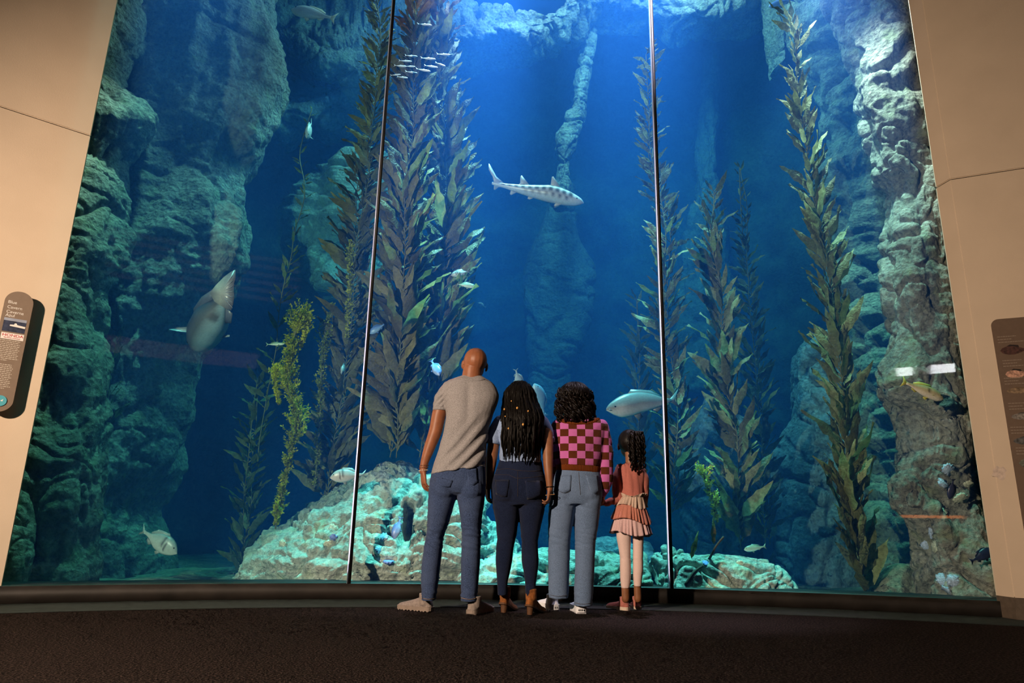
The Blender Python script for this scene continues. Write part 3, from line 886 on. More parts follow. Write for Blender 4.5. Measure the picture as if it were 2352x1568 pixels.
def fish(label, nose, tail, Y, paintf, prof, fins, name='fish', dy=0.0, roll=0.0, group=None, cat='fish', width=0.5, parts=True, up=(0, 0, 1), nseg=28, nr=16, eye=(0.10, 0.25), bend=0.0, eye_r=0.016, fincol=None):
    """prof: (x from nose, z top, z bottom) rows in body lengths; fins: dict name -> (outline, y offset, swing deg)"""
    A, B = P(*nose, Y + dy), P(*tail, Y - dy)
    f, s, u, L = basis(A, B, up, roll)
    root = empty(name, tuple((A + B) / 2))
    tag(root, label, cat, group)
    def put(V):
        V = np.asarray(V, float).copy()
        yy = V[:, 1] + bend * (np.maximum(V[:, 0] - 0.45, 0)) ** 2
        return A[None] - f[None] * (V[:, :1] * L) + s[None] * (yy[:, None] * L) + u[None] * (V[:, 2:3] * L)
    pr = np.array(prof, float)
    x = np.linspace(pr[0, 0] ** 0.5, pr[-1, 0] ** 0.5, nseg) ** 2 if pr[0, 0] >= 0 else np.linspace(pr[0, 0], pr[-1, 0], nseg)
    zz = smooth_interp(pr[:, 0], pr[:, 1:3], x)
    zt, zb = zz[:, 0], zz[:, 1]
    th = np.linspace(0, 2 * np.pi, nr, endpoint=False)
    h = (zt - zb) / 2
    w = h * width * (1 - 0.55 * np.clip((x - 0.55) / 0.4, 0, 1))
    loc = np.zeros((nseg, nr, 3))
    loc[..., 0] = x[:, None]
    loc[..., 1] = w[:, None] * np.sin(th)[None]
    loc[..., 2] = (zt + zb)[:, None] / 2 + h[:, None] * np.cos(th)[None]
    LV = loc.reshape(-1, 3)
    LVc = np.vstack([LV, loc[0].mean(0), loc[-1].mean(0)])
    me = grid_mesh('body', put(LVc[:-2]).reshape(nseg, nr, 3), close_u=True)
    rel = np.concatenate([np.tile((1 - np.cos(th)) / 2, nseg), [0.5, 0.5]])      # 0 back, 1 belly
    paint(me, paintf(LVc[:, 0], rel, LVc[:, 1] * L, LVc[:, 2]))
    body = link('body', me, M_FISH, root)
    for nm, (ol, yo, sw) in fins.items():
        V, F = lens_fin(ol)
        if sw:
            x0, z0 = ol[0]
            c_, s_ = math.cos(math.radians(sw)), math.sin(math.radians(sw))
            dz = V[:, 2] - z0
            V[:, 1] = V[:, 1] + dz * s_ * (1 if yo >= 0 else -1)
            V[:, 2] = z0 + dz * c_
        V[:, 1] += yo
        mf = mesh('fin', put(V), F)
        nm2 = nm.rstrip('0123456789')
        col = fincol if fincol is not None else paintf(np.array([0.5]), np.array([0.25]), np.array([0.0]), np.array([0.0]))[0] * 0.8
        paint(mf, np.tile(col, (len(V), 1)))
        link(nm2, mf, M_FISH, root)
    if parts:
        ex, er = eye
        k = np.argmin(abs(x - ex))
        ez = zt[k] - er * 2 * h[k]
        ey = w[k] * math.sqrt(max(0, 1 - ((ez - (zt[k] + zb[k]) / 2) / h[k]) ** 2))
        for sg in (1, -1):
            bm = bmesh.new()
            bmesh.ops.create_uvsphere(bm, u_segments=8, v_segments=6, radius=eye_r * L)
            c = put(np.array([[ex, sg * ey * 0.92, ez]]))[0]
            bmesh.ops.translate(bm, verts=bm.verts, vec=Vector(c))
            link('eye', bm_mesh('eye', bm), M_EYE, root)
    return root

def shade(back, side, belly, pat=None):
    back, side, belly = map(np.array, (back, side, belly))
    def f(x, r, y, z):
        r = np.asarray(r)[:, None]
        c = np.where(r < 0.5, back + (side - back) * np.clip(r * 2.4 - 0.1, 0, 1), side + (belly - side) * np.clip((r - 0.5) * 3, 0, 1))
        if pat is not None:
            c = pat(np.asarray(x)[:, None], r, c)
        return c
    return f

BASS = [(0.0, 0.01, -0.01), (0.05, 0.065, -0.06), (0.15, 0.12, -0.11), (0.3, 0.145, -0.125), (0.45, 0.13, -0.12), (0.6, 0.09, -0.09), (0.74, 0.045, -0.045), (0.84, 0.03, -0.03), (0.88, 0.034, -0.034)]
DEEP = [(0.0, 0.0, -0.02), (0.06, 0.08, -0.08), (0.16, 0.16, -0.14), (0.32, 0.20, -0.18), (0.48, 0.18, -0.17), (0.62, 0.11, -0.11), (0.74, 0.05, -0.05), (0.84, 0.032, -0.032), (0.88, 0.036, -0.036)]
SLIM = [(0.0, 0.0, -0.005), (0.06, 0.045, -0.045), (0.2, 0.075, -0.08), (0.4, 0.078, -0.085), (0.6, 0.055, -0.06), (0.78, 0.025, -0.025), (0.86, 0.018, -0.018)]
TAIL = [(0.85, 0.03), (0.90, 0.05), (1.0, 0.14), (0.965, 0.05), (0.955, 0.0), (0.965, -0.05), (1.0, -0.14), (0.90, -0.05), (0.85, -0.03)]
FORK = [(0.84, 0.018), (0.88, 0.03), (1.0, 0.13), (0.95, 0.04), (0.92, 0.0), (0.95, -0.04), (1.0, -0.13), (0.88, -0.03), (0.84, -0.018)]
def std_fins(tail=TAIL, pec=0.16, dors=True, h=0.13, pz=-0.03, py=0.07, pec_len=0.16):
    d = {'tail_fin': (tail, 0.0, 0)}
    if dors: d['dorsal_fin'] = ([(0.30, h), (0.36, h + 0.055), (0.50, h + 0.04), (0.62, h + 0.02), (0.74, 0.075), (0.72, 0.045), (0.55, h - 0.04), (0.36, h - 0.02)], 0.0, 0)
    d['anal_fin'] = ([(0.60, -h * 0.68), (0.66, -h * 0.95), (0.74, -h * 0.62), (0.75, -0.045)], 0.0, 0)
    d['pelvic_fin'] = ([(0.32, -h * 0.85), (0.40, -h - 0.07), (0.46, -h - 0.03), (0.42, -h * 0.8)], 0.012, 15)
    d['pectoral_fin1'] = ([(0.26, pz), (0.30, pz - pec_len * 0.55), (0.40, pz - pec_len), (0.40, pz - pec_len * 0.4), (0.30, pz - 0.005)], py, 40)
    d['pectoral_fin2'] = ([(0.26, pz), (0.30, pz - pec_len * 0.55), (0.40, pz - pec_len), (0.40, pz - pec_len * 0.4), (0.30, pz - 0.005)], -py, 40)
    return d

def bars(cols_, dark):
    def p(x, r, c):
        for x0, wd, r0, r1 in cols_:
            k = np.exp(-((x - x0) / wd) ** 4) * ((r > r0) & (r < r1))
            c = c + (np.array(dark) - c) * k * 0.9
        return c
    return p

SILVER = shade((0.60, 0.62, 0.62), (0.55, 0.57, 0.57), (0.45, 0.50, 0.50))
SARGO = shade((0.26, 0.30, 0.30), (0.46, 0.50, 0.48), (0.60, 0.64, 0.62), bars([(0.36, 0.028, 0.0, 0.62), (0.27, 0.015, 0.2, 0.7)], (0.06, 0.06, 0.07)))
BLUE = shade((0.10, 0.16, 0.42), (0.20, 0.34, 0.72), (0.35, 0.5, 0.8))
NAVY = shade((0.01, 0.015, 0.04), (0.02, 0.03, 0.08), (0.03, 0.04, 0.09))
OLIVE = shade((0.30, 0.28, 0.12), (0.55, 0.50, 0.30), (0.75, 0.72, 0.60), bars([(0.38, 0.03, 0.15, 0.6)], (0.05, 0.045, 0.03)))
GREEN = shade((0.20, 0.26, 0.16), (0.45, 0.55, 0.40), (0.75, 0.80, 0.70))

# ---- leopard shark
SH = [(x, a * 1.18, b * 1.18) for x, a, b in [(0.0, -0.004, -0.012), (0.03, 0.022, -0.03), (0.09, 0.045, -0.05), (0.2, 0.072, -0.062), (0.33, 0.085, -0.062), (0.45, 0.068, -0.055), (0.6, 0.045, -0.042), (0.72, 0.03, -0.028), (0.80, 0.022, -0.018), (0.88, 0.02, -0.014), (0.93, 0.012, -0.008)]]
def shark_pat(x, r, c):
    dark = np.array((0.055, 0.06, 0.065))
    for k, xc in enumerate(np.arange(0.14, 0.86, 0.068)):
        c = c + (dark - c) * np.exp(-(((x - xc) / 0.022) ** 4 + ((r - 0.20) / 0.19) ** 4)) * 0.97
    for xc in np.arange(0.175, 0.62, 0.068):
        c = c + (dark - c) * np.exp(-(((x - xc) / 0.019) ** 2 + ((r - 0.53) / 0.12) ** 2)) * 0.97
    return c
sf = {
    'dorsal_fin1': ([(0.24, 0.078), (0.345, 0.185), (0.36, 0.18), (0.355, 0.10), (0.37, 0.076), (0.30, 0.05)], 0, 0),
    'dorsal_fin2': ([(0.55, 0.05), (0.655, 0.135), (0.665, 0.125), (0.655, 0.06), (0.67, 0.038), (0.60, 0.03)], 0, 0),
    'tail_fin': ([(0.80, 0.02), (0.90, 0.075), (0.985, 0.175), (1.0, 0.185), (0.99, 0.13), (0.955, 0.085), (0.95, 0.09), (0.92, 0.03), (0.895, -0.01), (0.90, -0.055), (0.885, -0.055), (0.86, -0.025), (0.82, -0.012)], 0, 0),
    'pectoral_fin1': ([(0.15, -0.03), (0.26, -0.18), (0.28, -0.175), (0.27, -0.09), (0.25, -0.035)], 0.05, 62),
    'pectoral_fin2': ([(0.15, -0.03), (0.26, -0.18), (0.28, -0.175), (0.27, -0.09), (0.25, -0.035)], -0.05, 62),
    'pelvic_fin': ([(0.47, -0.04), (0.53, -0.11), (0.55, -0.10), (0.55, -0.04)], 0.02, 50),
    'anal_fin': ([(0.66, -0.03), (0.72, -0.075), (0.735, -0.065), (0.73, -0.025)], 0, 0),
}
shk = fish('grey leopard shark with black saddle spots swimming right in open water', (1341, 464), (1114, 418), 6.7, shade((0.55, 0.56, 0.56), (0.62, 0.64, 0.64), (0.55, 0.62, 0.64), shark_pat), SH, sf, name='leopard_shark', cat='shark',
           width=0.95, nseg=90, nr=28, eye=(0.075, 0.3), eye_r=0.008, roll=math.radians(-20), fincol=np.array((0.50, 0.51, 0.52)), up=(0.05, 0, 1))

# ---- the larger fish
fish('silvery white sea bass at the top of the left pane', (669, 22), (773, 43), 6.9, SILVER, BASS, std_fins(h=0.12), name='sea_bass', dy=0.03, fincol=np.array((0.62, 0.60, 0.45)))
fish('large silver-grey amberjack swimming left behind the right glass joint', (1392, 936), (1562, 917), 6.3, shade((0.14, 0.18, 0.19), (0.20, 0.24, 0.26), (0.50, 0.56, 0.56), lambda x, r, c: c + (np.array((0.58, 0.62, 0.64)) - c) * (np.clip(1 - np.abs(x - 0.17) / 0.12, 0, 1) * np.clip((r - 0.35) * 5, 0, 1)) * 0.8),
     [(0.0, -0.01, -0.035), (0.03, 0.025, -0.055), (0.10, 0.070, -0.10), (0.2, 0.115, -0.135), (0.3, 0.138, -0.132), (0.42, 0.142, -0.11), (0.55, 0.125, -0.09), (0.68, 0.085, -0.062), (0.8, 0.038, -0.034), (0.88, 0.02, -0.02)],
     {**std_fins(FORK, h=0.125, pz=-0.05, py=0.06, pec_len=0.05), 'mouth1': ([(0.004, -0.026), (0.03, -0.024), (0.062, -0.040), (0.03, -0.040)], 0.030, 0), 'mouth2': ([(0.004, -0.026), (0.03, -0.024), (0.062, -0.040), (0.03, -0.040)], -0.030, 0)}, name='amberjack', dy=-0.12, eye=(0.10, 0.42), eye_r=0.012, width=0.5)
# the giant bass seen from behind and below
gsb = fish('giant sea bass seen from behind with its broad tail toward the viewer', (448, 800), (530, 652), 6.3, shade((0.04, 0.055, 0.09), (0.10, 0.115, 0.12), (0.30, 0.42, 0.46), lambda x, r, c: c + (np.array((0.05, 0.035, 0.03)) - c) * np.exp(-((x - 0.62) / 0.05) ** 4) * ((r > 0.55) & (r < 0.9)) * 0.8),
     [(0.0, 0.02, -0.04), (0.05, 0.075, -0.10), (0.15, 0.14, -0.16), (0.3, 0.18, -0.19), (0.45, 0.18, -0.185), (0.6, 0.13, -0.14), (0.72, 0.075, -0.085), (0.82, 0.05, -0.055), (0.88, 0.05, -0.05)],
     {'dorsal_fin': ([(0.3, 0.17), (0.4, 0.23), (0.6, 0.21), (0.78, 0.14), (0.74, 0.06), (0.5, 0.14)], 0, 0),
      'anal_fin': ([(0.56, -0.14), (0.63, -0.21), (0.74, -0.17), (0.73, -0.06)], 0, 0)},
     name='giant_sea_bass', dy=0.30, width=0.95, roll=math.radians(38), fincol=np.array((0.11, 0.125, 0.17)), nseg=40, nr=24)
TF = [(482, 672), (496, 654), (514, 636), (530, 624), (541, 619), (541, 636), (537, 656), (537, 666), (538, 680), (536, 696), (531, 713), (517, 708), (504, 700), (492, 692)]
def tf_pts(dy):
    return [P(u, v, 6.10 - 0.0022 * (u - 482) + dy) for u, v in TF]
V = tf_pts(-0.008) + tf_pts(0.008) + [P(508, 672, 6.01), P(508, 672, 6.07)]
n_ = len(TF)
mf = mesh('tail_fin', V, [f for i in range(n_) for f in ((i, (i + 1) % n_, 2 * n_), (n_ + (i + 1) % n_, n_ + i, 2 * n_ + 1), (i, n_ + i, n_ + (i + 1) % n_, (i + 1) % n_))])
tc = np.tile(np.array((0.12, 0.13, 0.18)), (len(V), 1))
for i, (u, v) in enumerate(TF + TF + [(508, 672)] * 2):
    tc[i] = tc[i] + (np.array((0.42, 0.44, 0.40)) - tc[i]) * math.exp(-((u - 500) / 16.0) ** 2)
paint(mf, tc)
link('tail_fin', mf, M_FISH, gsb)
for i in range(7):
    a_, b_ = np.array(P(506, 674, 6.03)), np.array(P(534, 632 + i * 12.5, 5.965))
    rm = grid_mesh('fin_ray', tube(np.array([a_, a_ * 0.5 + b_ * 0.5, b_]), np.array([0.006, 0.005, 0.003]), 5), close_u=True)
    paint(rm, np.tile(np.array((0.20, 0.21, 0.26)), (len(rm.vertices), 1)))
    link('fin_ray', rm, M_FISH, gsb)
for pl in (((446, 750), (420, 751), (392, 752), (388, 757), (420, 762), (446, 764)), ((488, 766), (506, 768), (528, 769), (527, 773), (504, 776), (488, 778))):
    Yf = 6.42
    V = [P(u, v, Yf) for u, v in pl] + [P(u, v, Yf + 0.012) for u, v in pl]
    n_ = len(pl)
    mf = mesh('fin', V, [tuple(range(n_)), tuple(range(2 * n_ - 1, n_ - 1, -1))] + [(i, (i + 1) % n_, n_ + (i + 1) % n_, n_ + i) for i in range(n_)])
    paint(mf, np.tile(np.array((0.30, 0.34, 0.38)), (len(V), 1)))
    link('pectoral_fin', mf, M_FISH, gsb)
fish('pale sargo with a black bar above the large boulder', (758, 1096), (842, 1088), 5.95, SARGO, DEEP, std_fins(FORK, h=0.18), name='sargo', dy=-0.03)
fish('sargo in the dark lower left corner of the tank', (407, 1270), (322, 1215), 6.3, SARGO, DEEP, std_fins(FORK, h=0.18), name='sargo', dy=-0.02)
fish('olive-yellow kelp bass in front of the right pillar', (2167, 917), (2070, 874), 5.47, OLIVE, BASS, std_fins(h=0.13), name='kelp_bass', dy=0.02, fincol=np.array((0.5, 0.5, 0.12)))
fish('small green fish resting behind the right boulder', (1709, 1262), (1760, 1254), 6.3, GREEN, BASS, std_fins(h=0.12), name='opaleye')
fish('dark navy fish with its head down on the right pillar', (2181, 1146), (2190, 1098), 5.47, NAVY, DEEP, std_fins(h=0.18), name='blacksmith_fish', dy=0.02, up=(1, 0, 0), parts=False)
fish('dark fish low in the right corner beside the wall', (2282, 1262), (2228, 1290), 5.50, NAVY, DEEP, std_fins(h=0.18), name='blacksmith_fish', parts=False)
fish('slim blue fish head-down against the large boulder', (904, 1238), (921, 1186), 5.78, BLUE, DEEP, std_fins(h=0.16), name='blacksmith_fish', up=(-1, 0, 0.2), dy=-0.02)
fish('bright blue fish left of the bald man', (1010, 862), (990, 826), 6.1, BLUE, DEEP, std_fins(h=0.18), name='blacksmith_fish', dy=-0.05, up=(1, 0, 0.6))
fish('blue fish beside the left glass joint', (848, 766), (886, 742), 6.6, BLUE, DEEP, std_fins(h=0.18), name='blacksmith_fish')
fish('small striped fish facing the viewer in the dense olive kelp', (784, 858), (794, 832), 6.45, SARGO, DEEP, std_fins(h=0.18), name='sargo', dy=-0.08)
fish('upper sargo right of the tall brown kelp', (1036, 632), (1078, 622), 6.5, SARGO, DEEP, std_fins(FORK, h=0.18), name='sargo')
fish('lower greenish fish right of the tall brown kelp', (1092, 658), (1048, 652), 6.5, GREEN, BASS, std_fins(h=0.13), name='opaleye')
fish('turquoise fish diving above the braided hair', (1196, 892), (1184, 846), 6.6, SARGO, DEEP, std_fins(FORK, h=0.18), name='sargo', dy=0.06, up=(1, 0, 0))
fish('turquoise fish half hidden right of the braided hair', (1228, 880), (1252, 958), 6.6, shade((0.10, 0.20, 0.30), (0.20, 0.34, 0.44), (0.32, 0.48, 0.55)), DEEP, std_fins(h=0.16), name='opaleye', dy=-0.06, up=(1, 0, 0.3))
fish('small fish with spread fins high in the left pane', (704, 316), (716, 280), 7.2, SILVER, DEEP, std_fins(h=0.18, pec_len=0.3), name='halfmoon_fish', dy=-0.10)
fish('blue fish at the top beside the rock spur', (1766, 16), (1824, -2), 7.2, BLUE, BASS, std_fins(h=0.12), name='blacksmith_fish')
fish('tiny faint fish in the open blue right of the tall kelp', (1098, 695), (1116, 706), 7.6, SARGO, DEEP, std_fins(h=0.18), name='sargo', parts=False)
fish('slender turquoise fish left of the yellow seaweed', (654, 789), (610, 791), 6.6, GREEN, SLIM, std_fins(FORK, h=0.07), name='senorita_fish')
fish('blue fish behind the small stone on the large boulder', (862, 1076), (900, 1070), 7.1, BLUE, DEEP, std_fins(h=0.18), name='blacksmith_fish')

# ---- the school of small silver fish
SCH = [((959, 130), (929, 127)), ((1001, 136), (965, 133)), ((1034, 126), (1002, 124)), ((946, 141), (915, 139)), ((1023, 152), (999, 143)), ((934, 153), (904, 150)), ((954, 153), (929, 152)),
       ((1006, 155), (973, 150)), ((989, 164), (954, 158)), ((959, 168), (930, 164)), ((921, 171), (896, 173)), ((937, 179), (911, 176)), ((992, 58), (957, 55))]
SARD = shade((0.80, 0.82, 0.85), (0.88, 0.88, 0.9), (0.45, 0.60, 0.70))
NUM = ['topmost', 'second', 'third', 'fourth']
LBL = ['silver sardine leading the upper left of the school', 'silver sardine in the upper middle of the school', 'silver sardine at the upper right of the school', 'silver sardine second from the top on the left of the school',
       'plump silver sardine pointing down at the right of the school', 'silver sardine at the far left of the middle row', 'silver sardine just behind the far left one in the middle row', 'silver sardine right of centre in the middle row',
       'long silver sardine at the centre of the lower rows', 'silver sardine below the middle row on the left', 'silver sardine lowest but one, touching the glass joint', 'lowest silver sardine of the school', 'lone silver sardine swimming above the school']
for k, ((n_, t_), lb) in enumerate(zip(SCH, LBL)):
    fish(lb, n_, t_, 5.98 + 0.03 * (k % 4), SARD, SLIM, {'tail_fin': (FORK, 0, 0), 'dorsal_fin': ([(0.42, 0.07), (0.47, 0.11), (0.55, 0.07), (0.5, 0.05)], 0, 0)}, name='sardine', group='small silver school', nseg=14, nr=10, eye=(0.07, 0.4), eye_r=0.012)
# ================================================================== encrusting life on the rocks
def rock_by(label_part):
    return [o for o in COL.objects if o.type == 'MESH' and label_part in str(o.get('label', ''))]
def plain_bvh(objs):
    V, F = [], []
    for o in objs:
        me = o.data
        co = np.empty(len(me.vertices) * 3, np.float32); me.vertices.foreach_get('co', co)
        b = len(V)
        V += co.reshape(-1, 3).tolist()
        F += [[i + b for i in p.vertices] for p in me.polygons]
    return BVHTree.FromPolygons(V, F)
from mathutils.bvhtree import BVHTree
_rocks = plain_bvh(rock_by('weathered pale rock pillar') + rock_by('large pale encrusted boulder') + rock_by('dark rock strip squeezed') + rock_by('pale lit boulder') + rock_by('low pale boulder'))
def on_rock(u, v):
    d = ray(u, v); d = Vector(d / np.linalg.norm(d))
    loc, nor, _, _ = _rocks.ray_cast(Vector((0, 0, CAM_H)), d, 12.0)
    return (None, None) if loc is None else (np.array(loc), np.array(nor))
M_ANEM = simple_mat('pale_blue_anemone', (0.42, 0.50, 0.66), 0.6, 0.4, 90.0, 0.6)
M_ANEM_C = simple_mat('cream_barnacle', (0.55, 0.55, 0.42), 0.8, 0.4, 90.0, 0.6)
M_ANEM_V = simple_mat('violet_blue_anemone', (0.24, 0.32, 0.75), 0.6, 0.4, 90.0, 0.6)
def cluster(u, v, r, mat, label, group, seed):
    p, n = on_rock(u, v)
    if p is None: return
    rg = np.random.default_rng(seed)
    k = px(p[1])
    R = r * k
    a = np.cross(n, [0.1, 0.2, 1.0]); a /= np.linalg.norm(a)
    b = np.cross(n, a)
    m_, q = 30, 12
    th = np.linspace(0, 2 * np.pi, m_, endpoint=False)
    ph = np.linspace(0.05, 1.75, q)
    pts = np.zeros((q, m_, 3))
    for i, f in enumerate(ph):
        for j, t in enumerate(th):
            dirv = a * math.cos(t) * math.sin(f) + b * math.sin(t) * math.sin(f) + n * math.cos(f) * 0.6
            pts[i, j] = p + dirv * R
    h = noise(pts / R * 3.1 + seed * 3.3) * 0.35 + noise(pts / R * 6.3 + seed) * 0.2
    pts += (pts - p) * h[..., None]
    o = link('anemone_cluster', grid_mesh('anemone_cluster', pts, close_u=True), mat)
    tag(o, label, 'anemone', group)
ANEM = [
    (2178, 1078, 14, 0, 'pale anemone cluster on the right pillar, just above the dark navy fish'), (2166, 1108, 11, 0, 'blue-grey anemone cluster on the right pillar, left of the dark navy fish'),
    (2224, 1112, 10, 1, 'cream anemone cluster on the right pillar, upper right of the dark navy fish'), (2208, 1146, 15, 1, 'largest cream anemone cluster on the right pillar, right of the dark navy fish'),
    (2168, 1172, 9, 1, 'small cream anemone cluster on the right pillar, below the dark navy fish'), (2134, 1224, 14, 0, 'pale anemone cluster on the narrow waist of the right pillar'),
    (2148, 1254, 12, 1, 'cream anemone cluster below the waist of the right pillar'), (2126, 1252, 9, 0, 'small anemone cluster at the left edge of the right pillar foot'),
    (2166, 1330, 13, 0, 'left of the two round anemone clusters at the right pillar foot'), (2190, 1334, 13, 0, 'right of the two round anemone clusters at the right pillar foot'),
    (2174, 1356, 11, 0, 'lowest anemone cluster at the right pillar foot'),
    (880, 1233, 10, 0, 'pale anemone cluster left of the slim blue fish on the large boulder'), (871, 1262, 9, 0, 'pale anemone cluster lower left of the slim blue fish on the large boulder'),
    (872, 1281, 9, 0, 'lowest pale anemone cluster in the column on the large boulder'), (892, 1288, 11, 2, 'violet blue anemone cluster low on the large boulder'),
    (767, 1213, 10, 1, 'cream barnacle cluster left of the left glass joint on the large boulder'), (756, 1252, 12, 1, 'broad cream barnacle cluster low left of the left glass joint'),
    (766, 1234, 8, 2, 'small violet anemone cluster between two cream barnacle clusters'), (648, 1249, 10, 1, 'upper cream barnacle cluster near the left end of the large boulder'),
    (627, 1282, 9, 1, 'lower cream barnacle cluster near the left end of the large boulder'), (1620, 1292, 7, 2, 'violet anemone cluster on the boulder at the right glass joint'),
    (1700, 1296, 9, 1, 'cream barnacle cluster on the right half of the right boulder'), (1548, 1280, 8, 1, 'cream barnacle cluster beside the right glass joint on the right boulder')]
for k_, (u, v, r, m_, lb) in enumerate(ANEM):
    cluster(u, v, r, (M_ANEM, M_ANEM_C, M_ANEM_V)[m_], lb, 'encrusting anemone clusters', k_)
# a fallen brown stalk across the right boulder
pts = []
for u, v in ((1662, 1232), (1640, 1262), (1618, 1286), (1596, 1310), (1574, 1340)):
    p, n = on_rock(u, v)
    pts.append((p + n * 0.03 + np.array([0, -0.03, 0.0])) if p is not None else P(u, v, 5.9))
st = np.array(pts); st[:, 1] = np.minimum(st[:, 1], 6.1)
root = empty('fallen_kelp_stalk', tuple(st[-1]))
tag(root, 'bare brown kelp stalk lying across the boulder at the right glass joint', 'kelp stalk')
link('stalk', grid_mesh('stalk', tube(smooth_interp(np.arange(5.0), st, np.linspace(0, 4, 24)), np.linspace(0.009, 0.012, 24), 7), close_u=True), simple_mat('dark_brown_stalk', (0.06, 0.035, 0.02), 0.7, 0.3), root)
for (u0, v0), (u1, v1) in (((1588, 1282), (1602, 1218)), ((1640, 1250), (1636, 1185))):
    a_, b_ = P(u0, v0, 5.95), P(u1, v1, 5.95)
    o = bpy.data.objects.new('blade', BLADES[2]); COL.objects.link(o); o.parent = root
    z = b_ - a_; L_ = np.linalg.norm(z); z = z / L_
    x = np.cross([0, -1.0, 0], z); x /= np.linalg.norm(x); y = np.cross(z, x)
    bs = np.array(root.location)
    o.matrix_basis = Matrix(((x[0] * L_ * .8, y[0] * L_, z[0] * L_, a_[0] - bs[0]), (x[1] * L_ * .8, y[1] * L_, z[1] * L_, a_[1] - bs[1]), (x[2] * L_ * .8, y[2] * L_, z[2] * L_, a_[2] - bs[2]), (0, 0, 0, 1)))
    set_mat(o, M_KELP)
# ================================================================== people: tools
from mathutils.bvhtree import BVHTree

def ringloft(rings, Y, sx=1.0, sd=1.0, m=30, power=0.9, step=6.0):
    """rings top to bottom: (v or (vL, vR), uL, uR, half depth m[, dy]) -> closed verts, faces"""
    R = []
    for r in rings:
        vl, vr = r[0] if isinstance(r[0], tuple) else (r[0], r[0])
        dy = r[4] if len(r) > 4 else 0.0
        a, b = P(r[1], vl, Y + dy), P(r[2], vr, Y + dy)
        R.append(np.concatenate([(a + b) / 2, (b - a) / 2 * sx, [r[3] * sd]]))
    R = np.array(R)
    t = np.concatenate([[0], np.cumsum(np.linalg.norm(np.diff(R[:, :3], axis=0), axis=1) + 1e-6)])
    n = max(len(rings), int(t[-1] / 0.018))
    S = smooth_interp(t, R, np.linspace(0, t[-1], n))
    th = np.linspace(0, 2 * np.pi, m, endpoint=False)
    cs, sn = np.cos(th), np.sin(th)
    cs = np.sign(cs) * np.abs(cs) ** power
    sn = np.sign(sn) * np.abs(sn) ** power
    pts = S[:, None, :3] + cs[None, :, None] * S[:, None, 3:6] + (sn[None] * S[:, 6:7])[..., None] * np.array([0, 1.0, 0])
    return closed_vf(pts)

def closed_vf(pts):
    v, f = grid_vf(pts, True)
    n, m, _ = pts.shape
    o = len(v)
    v = np.vstack([v, pts[0].mean(0), pts[-1].mean(0)])
    f = f + [(k, o, (k + 1) % m) for k in range(m)] + [((n - 1) * m + k, (n - 1) * m + (k + 1) % m, o + 1) for k in range(m)]
    return v, f

def ball(c, r, seg=14):
    """ellipsoid; r scalar or 3"""
    r = np.broadcast_to(np.asarray(r, float), (3,))
    th = np.linspace(0, 2 * np.pi, seg, endpoint=False)
    ph = np.linspace(0.06, np.pi - 0.06, seg)
    pts = np.stack([np.sin(ph)[:, None] * np.cos(th)[None], np.sin(ph)[:, None] * np.sin(th)[None], np.broadcast_to(np.cos(ph)[:, None], (seg, seg))], -1)
    return closed_vf(pts * r + np.asarray(c, float))

def limb3(path, rad, m=22, sub=8):
    """world points, radii -> list of closed pieces (tube and end balls)"""
    path = np.asarray(path, float); rad = np.asarray(rad, float)
    t = np.concatenate([[0], np.cumsum(np.linalg.norm(np.diff(path, axis=0), axis=1))])
    x = np.linspace(0, t[-1], sub * (len(path) - 1) + 1)
    S = smooth_interp(t, np.hstack([path, rad[:, None]]), x)
    return [closed_vf(tube(S[:, :3], S[:, 3], m)), ball(S[0, :3], S[0, 3], 10), ball(S[-1, :3], S[-1, 3], 10)]

def limb(path, rad_px, Y, **kw):
    k = px(Y)
    return limb3([P(p[0], p[1], Y + (p[2] if len(p) > 2 else 0)) for p in path], np.asarray(rad_px, float) * k, **kw)

def ppball(u, v, Y, r_px, dy=0.0):
    return ball(P(u, v, Y + dy), np.asarray(r_px, float) * px(Y))

def blob(name, pieces, voxel, smooth, mat, parent, cloth=None):
    me = join_meshes(name, pieces)
    o = bpy.data.objects.new('tmp', me)
    COL.objects.link(o)
    r = o.modifiers.new('r', 'REMESH'); r.mode = 'VOXEL'; r.voxel_size = voxel
    s = o.modifiers.new('s', 'SMOOTH'); s.factor = 0.5; s.iterations = smooth
    dg = bpy.context.evaluated_depsgraph_get()
    out = bpy.data.meshes.new_from_object(o.evaluated_get(dg))
    bpy.data.objects.remove(o)
    bpy.data.meshes.remove(me)
    if cloth is not None:
        n = len(out.vertices)
        co = np.empty(n * 3, np.float32); out.vertices.foreach_get('co', co)
        nr = np.empty(n * 3, np.float32); out.vertices.foreach_get('normal', nr)
        co = co.reshape(-1, 3).astype(float); nr = nr.reshape(-1, 3)
        co = co + nr * cloth(co)[:, None]
        out.vertices.foreach_set('co', co.astype(np.float32).ravel())
        out.update()
    out.name = name
    return link(name, out, mat, parent)

def bvh_of(*objs):
    V, F = [], []
    for o in objs:
        b = len(V)
        mw = o.matrix_world if o.parent is None else Matrix.Identity(4)
        V += [v.co.copy() for v in o.data.vertices]
        F += [[i + b for i in p.vertices] for p in o.data.polygons]
    return BVHTree.FromPolygons(V, F)

def on(bvh, u, v, off=0.0):
    d = ray(u, v)
    d = Vector(d / np.linalg.norm(d))
    loc, nor, _, _ = bvh.ray_cast(Vector((0, 0, CAM_H)) + d * 3.0, d, 6.0)
    if loc is None: return None
    return np.array(loc) + np.array(nor) * off

